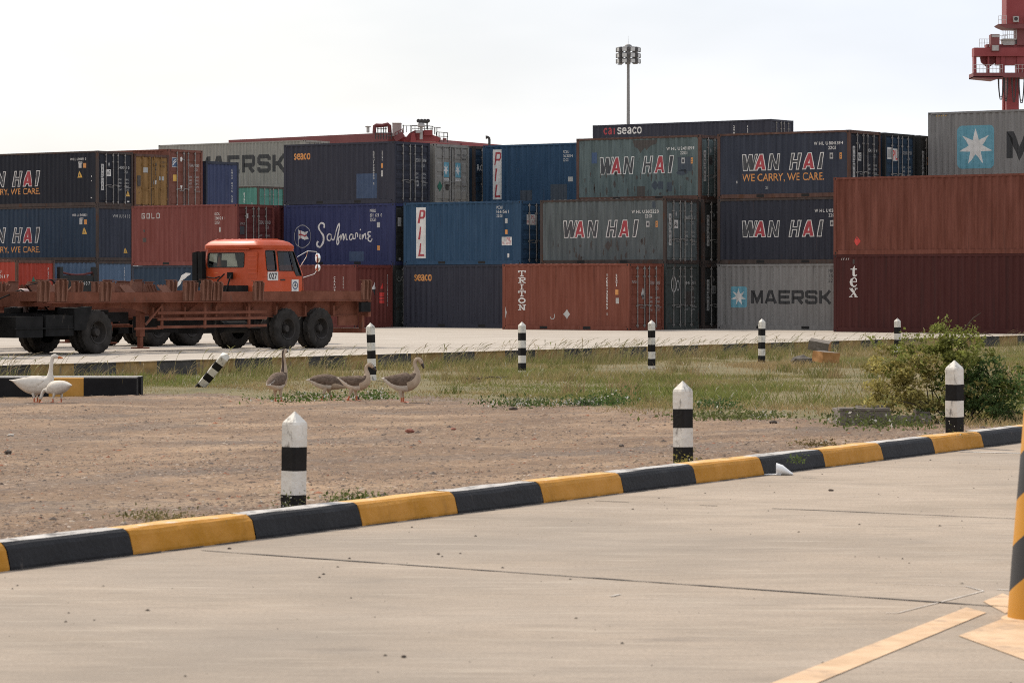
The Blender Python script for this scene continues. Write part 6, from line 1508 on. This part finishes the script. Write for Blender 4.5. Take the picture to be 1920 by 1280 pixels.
# ------------------------------------------------------------------ light mast
MG = mat('mast_grey', (.20, .195, .19), rough=.6, var=.12); MD = mat('lamp_housing', (.115, .112, .115), rough=.6, var=.15); LGL = mat('lamp_glass', (.45, .45, .44), rough=.2)
Ym = 360.0; xm = at(1178, Ym); sc = Ym / 5816
t = thing('light_mast', 'tall floodlight mast on the skyline above the staircase of containers', 'light mast', (xm, Ym, 0))
zz = lambda py: 1.78 + (533.3 - py) * sc
q = MB(); q.tube((0, 0, 0), (0, 0, zz(86)), .29, .15, 12); q.build('pole', MG, t, smooth=60)
q = MB(); q.lathe([(0, zz(90)), (.42, zz(90)), (.44, zz(87)), (.36, zz(85)), (.18, zz(83.3)), (0, zz(83))], (0, 0, 0), 'z', 18); q.build('cap', MG, t, smooth=60)
q = MB(); q.tube((0, 0, zz(83)), (0, 0, zz(68)), .015, .008, 5); q.build('lightning_rod', MG, t)
for z_, rr in ((zz(93), 1.2), (zz(104), 1.15), (zz(115), 1.15)):
    q = MB(); q.path([(rr * math.cos(a), rr * math.sin(a), z_) for a in [2 * math.pi * k / 20 for k in range(21)]], .05, 6)
    for k in range(6): a = k * math.pi / 3; q.tube((0, 0, z_), (rr * math.cos(a), rr * math.sin(a), z_), .04, n=5)
    q.build('ring_frame', MD, t)
lamp_me = None
for z_ in (zz(92.5), zz(103.5), zz(114)):
    for k in range(9):
        a = 2 * math.pi * (k + .25) / 9
        if lamp_me is None:
            q = MB(); q.prism([(1.0, -.24, -.05), (1.0, .24, -.05), (1.0, .24, .22), (1.0, -.24, .22)], (.12, 0, 0)); q.prism([(1.12, -.30, -.24), (1.12, .30, -.24), (1.12, .30, .24), (1.12, -.30, .24)], (.30, 0, -.10)); q.add([(1.425, -.26, -.30), (1.425, .26, -.30), (1.425, .26, .10), (1.425, -.26, .10)], [(0, 1, 2, 3)], 1)
            o = q.build('floodlight', [MD, LGL], t); lamp_me = o.data
        else:
            o = bpy.data.objects.new('floodlight', lamp_me); COL.objects.link(o); o.parent = t
        o.location = (0, 0, z_); o.rotation_euler = (0, 0, a)
q = MB(); q.path([(-1.0, -.5, zz(115)), (-.98, -.5, zz(122))], .03, 5); q.box(-1.25, -.75, -.55, -.45, zz(123), zz(122)); q.build('hoist_hook', MD, t)

# ------------------------------------------------------------------ far red cranes
CRED = mat('crane_red', (.22, .018, .020), rough=.55, var=.10, scale=.6, rust=.12, rust_col=(.20, .05, .045), rust_scale=1); CREDD = mat('crane_red_dark', (.15, .027, .028), rough=.6, var=.12, scale=.6)
CGR = mat('crane_grey', (.33, .31, .30), rough=.6, var=.12); CRAIL = mat('crane_rail', (.40, .36, .35), rough=.6); CCAB = mat('crane_cable', (.04, .035, .035), rough=.8)
Yc = 420.0; sc = Yc / 5816; X0 = at(1890, Yc)
t = thing('quay_crane', 'tall red harbour crane tower with cable loops at the top right edge', 'crane', (X0, Yc, 0))
P = lambda px: (px - 1890) * sc
Zc = lambda py: 1.78 + (533.3 - py) * sc
def rail(b, x0, x1, y, z, h=1.1, n=6, m=0):
    for k in range(n + 1): xx = x0 + (x1 - x0) * k / n; b.tube((xx, y, z), (xx, y, z + h), .03, n=4, m=m)
    for f in (.5, 1): b.tube((x0, y, z + h * f), (x1, y, z + h * f), .026, n=4, m=m)
q = MB()
for y in (-.2, 2.6): q.box(P(1887), P(1910), y, y + 1.2, 0, Zc(145))
q.box(P(1887) - 2, P(1910) + 14, -.4, 4.4, 0, 1.6)
q.build('leg', CRED, t)
q = MB(); q.box(P(1822), P(1990), -1.5, 2.6, Zc(147), Zc(138)); q.prism([(P(1822), -1.5, Zc(147)), (P(1822), -1.5, Zc(145)), (P(1880), -1.5, Zc(145)), (P(1862), -1.5, Zc(151))], (0, 4, 0)); q.build('platform', CREDD, t)
q = MB()
for a, b_ in ((1826.4, 1831), (1852, 1855), (1877, 1884), (1907, 1922)): q.box(P(a), P(b_), 0, 1.6, Zc(138), Zc(105.8))
q.box(P(1826), P(1990), -.3, 1.9, Zc(106), Zc(90)); q.box(P(1850), P(1990), .3, 1.7, Zc(90), Zc(83)); q.box(P(1868), P(1990), .2, 1.5, Zc(122), Zc(106)); q.prism([(P(1840), 1, Zc(106)), (P(1842), 1, Zc(116)), (P(1856), 1, Zc(128)), (P(1856), 1, Zc(106))], (0, .5, 0)); q.prism([(P(1856), 1, Zc(106)), (P(1856), 1, Zc(126)), (P(1872), 1, Zc(115)), (P(1872), 1, Zc(106))], (0, .5, 0))
q.build('machinery_frame', CRED, t)
q = MB(); q.box(P(1886), P(1990), -.5, 3.5, Zc(46), Zc(-90)); q.build('tower', CRED, t)
q = MB(); q.box(P(1907), P(1922), 0, 3, Zc(85), Zc(46)); q.prism([(P(1874), -.6, Zc(49)), (P(1886), -.6, Zc(54)), (P(1990), -.6, Zc(56)), (P(1990), -.6, Zc(46)), (P(1871), -.6, Zc(46))], (0, 4, 0)); q.build('upper_platform', CREDD, t)
q = MB(); q.box(P(1857), P(1873), -.6, 1.2, Zc(97), Zc(65)); q.build('cabinet', CREDD, t)
q = MB(); q.box(P(1859), P(1871), -.72, -.6, Zc(96), Zc(86)); q.box(P(1858), P(1873), -.66, -.6, Zc(71), Zc(66)); q.build('cabinet_panel', CGR, t)
for a in (1898, 1919):
    q = MB(); q.box(P(a), P(a + 10), -1.1, -.5, Zc(43), Zc(32)); q.build('air_conditioner', CGR, t)
    q = MB(); q.lathe([(0, -1.12), (.26, -1.12), (.26, -1.1), (0, -1.1)], (P(a + 4.5), 0, Zc(37)), 'y', 12); q.build('fan_grille', CCAB, t)
for a, b_, y, z_, n_ in ((1871, 1886, -.6, 46, 3), (1836, 1855, -.2, 89, 4), (1880, 1905, -.3, 73, 6), (1822, 1877, -1.4, 138, 9), (1900, 1960, -1.4, 138, 9), (1875, 1890, .6, 82, 3)):
    q = MB(); rail(q, P(a), P(b_), y, Zc(z_), n=n_); q.build('railing', CRAIL, t)
q = MB(); q.box(P(1880), P(1905), -.3, 2, Zc(75), Zc(73)); q.box(P(1881), P(1902), 0, 2, Zc(85), Zc(75)); q.build('walkway', CGR, t)
for i, (a, b_, bot) in enumerate(((1869, 1880, 187), (1880, 1888, 190), (1894, 1904, 191), (1907, 1919, 193))):
    for k in range(2):
        q = MB(); q.path(sm([(P(a + k), -1.0 - .3 * k, Zc(140)), (P(a + 1 + k), -1.0, Zc(165)), (P(a * .68 + b_ * .32), -1.0, Zc(bot - 1.5 - 4 * k)), (P((a + b_) / 2), -1.0, Zc(bot - 4 * k)), (P(a * .32 + b_ * .68), -1.0, Zc(bot - 1.5 - 4 * k)), (P(b_ - 1 - k), -1.0, Zc(165)), (P(b_ - k), -1.0, Zc(140))], 5), .065, 5); q.build('cable_loop', CCAB, t, smooth=True)

Yg = 205.0; sc = Yg / 5816; t = thing('gantry_crane', 'dark red yard crane beams with pipes and lamps rising over the middle stacks', 'crane', (at(745, Yg), Yg, 0))
G = lambda px: (px - 745) * sc
Zg = lambda py: 1.78 + (533.3 - py) * sc
a1 = Vector((-.737, .675, 0)); a2 = Vector((.462, .887, 0))
n1, n2 = Vector((-a1.y, a1.x, 0)), Vector((-a2.y, a2.x, 0))
def girder(b, p, d, L, z0, z1, w, m=0):
    n_ = Vector((-d.y, d.x, 0)) * w / 2; p = Vector(p); e = p + d * L
    b.prism([(p.x - n_.x, p.y - n_.y, z0), (p.x + n_.x, p.y + n_.y, z0), (p.x + n_.x, p.y + n_.y, z1), (p.x - n_.x, p.y - n_.y, z1)], d * L, m)
q = MB(); girder(q, (G(740), 0, 0), a1, 15.6, Zg(285), Zg(249.5), 1.2); q.build('main_girder', CREDD, t)
q = MB(); girder(q, (G(742), .4, 0), a2, 34, Zg(276), Zg(256), 1.2); q.build('cross_girder', CRED, t)
q = MB()
for x_, y_ in ((G(745), .3), (G(745) + a1.x * 14.8, a1.y * 14.8), (G(742) + a2.x * 33, a2.y * 33)): q.box(x_ - .5, x_ + .5, y_ - .5, y_ + .5, 0, Zg(276))
q.build('leg', CREDD, t)
q = MB(); q.path([(G(701), 0, Zg(250)), (G(702), 0, Zg(236)), (G(705), 0, Zg(234.5)), (G(716), 0, Zg(235)), (G(727), 0, Zg(232.5)), (G(731), 0, Zg(236)), (G(732), 0, Zg(250))], .10, 8); q.path([(G(703.5), .3, Zg(250)), (G(704), .3, Zg(238)), (G(727), .3, Zg(236)), (G(729), .3, Zg(250))], .06, 6); q.build('pipe_frame', CREDD, t)
def part_of_tubes(*segs):
    q = MB()
    for (x0, y0, z0, x1, y1, z1, r) in segs: q.tube((G(x0), y0, Zg(z0)), (G(x1), y1, Zg(z1)), r * .65, n=4)
    return q
part_of_tubes(*[(px, .4, 250, px, .4, 238, .05) for px in (708, 714, 719, 723)], (706, .4, 241, 725, .4, 241, .03)).build('railing', CCAB, t)
q = MB(); rail(q, G(705), G(735), -.75, Zg(262), .4, 6); q.build('railing', CCAB, t)
part_of_tubes((756, .3, 250, 756, .3, 234, .04), (754, .3, 235, 770, .3, 235, .03), (762, .3, 248, 762, .3, 236, .03), (770, .3, 250, 770, .3, 235, .04), (770, .3, 235, 806, .3, 236, .03)).build('railing', CCAB, t)
part_of_tubes(*[(px, .1, 250, px, .1, 236, .03) for px in range(772, 812, 6)], (772, .1, 236, 812, .1, 237, .03), (772, .1, 241, 812, .1, 242, .03)).build('railing', CCAB, t)
part_of_tubes((741, -.5, 262, 741, -.5, 250, .05), (748, -.5, 262, 748, -.5, 248, .05), (755, -.5, 258, 755, -.5, 244, .05), (741, -.5, 250, 757, -.5, 242, .04), (741, -.5, 256, 757, -.5, 248, .03)).build('railing', CREDD, t)
part_of_tubes((810, .3, 250, 810, .3, 236, .04), (810, .3, 238, 819, .3, 239, .03), (815, .3, 252, 815, .3, 239, .05), (819, .3, 254, 819, .3, 239, .04), (819, .3, 239, 826, .3, 239, .04)).build('railing', CCAB, t)
part_of_tubes(*[(px, .4, 266, px, .4, py, .04) for px, py in ((818, 247), (823, 248), (832, 249), (839, 249))], (818, .4, 247, 840, .4, 249, .035), (818, .4, 255, 840, .4, 256, .03)).build('railing', CCAB, t)
q = MB(); q.lathe([(0, Zg(249)), (.10, Zg(249)), (.10, Zg(239)), (.20, Zg(238)), (.20, Zg(236.8)), (0, Zg(236.8))], (G(690), 0, 0), 'z', 12); q.build('exhaust', CGR, t)
q = MB(); q.box(G(736), G(752), -.3, .9, Zg(256), Zg(231.5)); q.box(G(735.5), G(752.5), -.35, .95, Zg(232), Zg(231)); q.build('cabinet', mat('cabinet_pinkish_grey', (.30, .225, .21), rough=.6, var=.1), t)
q = MB(); q.prism([(G(757), .2, Zg(262)), (G(768), .2, Zg(249)), (G(778), .2, Zg(244)), (G(809), .2, Zg(245)), (G(811), .2, Zg(253)), (G(826), .2, Zg(258)), (G(822), .2, Zg(266))], (0, 1.2, 0)); q.prism([(G(770), -.3, Zg(267)), (G(772), -.3, Zg(250)), (G(778), -.3, Zg(250)), (G(781), -.3, Zg(267))], (0, .4, 0)); q.box(G(795), G(811), -.05, .3, Zg(254), Zg(244)); q.build('machinery_house', CRED, t)
q = MB(); q.bar((G(741), -.5, Zg(263)), (G(757), -.5, Zg(252)), .35, .12, up=(0, 1, 0)); q.bar((G(823), .4, Zg(264)), (G(862), 6, Zg(263.5)), .15, .15); q.box(G(830), G(837), .2, .8, Zg(262), Zg(259)); q.box(G(857), G(864), 5.6, 6.4, Zg(270), Zg(262)); q.build('stair_and_arm', CREDD, t)
q = MB(); q.lathe([(0, Zg(262)), (.10, Zg(262)), (.10, Zg(240)), (.25, Zg(238)), (.22, Zg(233)), (.10, Zg(231)), (0, Zg(231))], (G(790), -.4, 0), 'z', 10); q.box(G(780), G(792), -.6, -.2, Zg(250), Zg(246)); q.build('lamp_pole', CGR, t)
q = MB(); q.tube((G(785), -.4, Zg(230)), (G(803), -.4, Zg(231)), .05, n=5); q.tube((G(801), -.4, Zg(243)), (G(801), -.4, Zg(230)), .05, n=5); q.build('lamp_bar', CCAB, t)
for px in (785, 791, 797, 803):
    q = MB(); q.lathe([(0, -.5), (.13, -.48), (.10, -.2), (0, -.15)], (G(px), 0, Zg(227.5)), 'y', 10); q.tube((G(px), -.4, Zg(230)), (G(px), -.35, Zg(228)), .03, n=4); q.build('floodlight', CCAB, t)
Yh = 200.0; xh = at(917, Yh); zh = lambda py: 1.78 + (533.3 - py) * Yh / 5816
q = MB(); q.path([(.02, 0, 0), (.02, 0, zh(262)), (0, 0, zh(259)), (-.08, 0, zh(257.6)), (-.22, 0, zh(257.8))], [.09, .08, .08, .09, .12], 8)
tag(q.build('vent_pipe', CCAB, loc=(xh, Yh, 0)), 'thin dark hooked pipe poking above the upper PIL container', 'pipe')
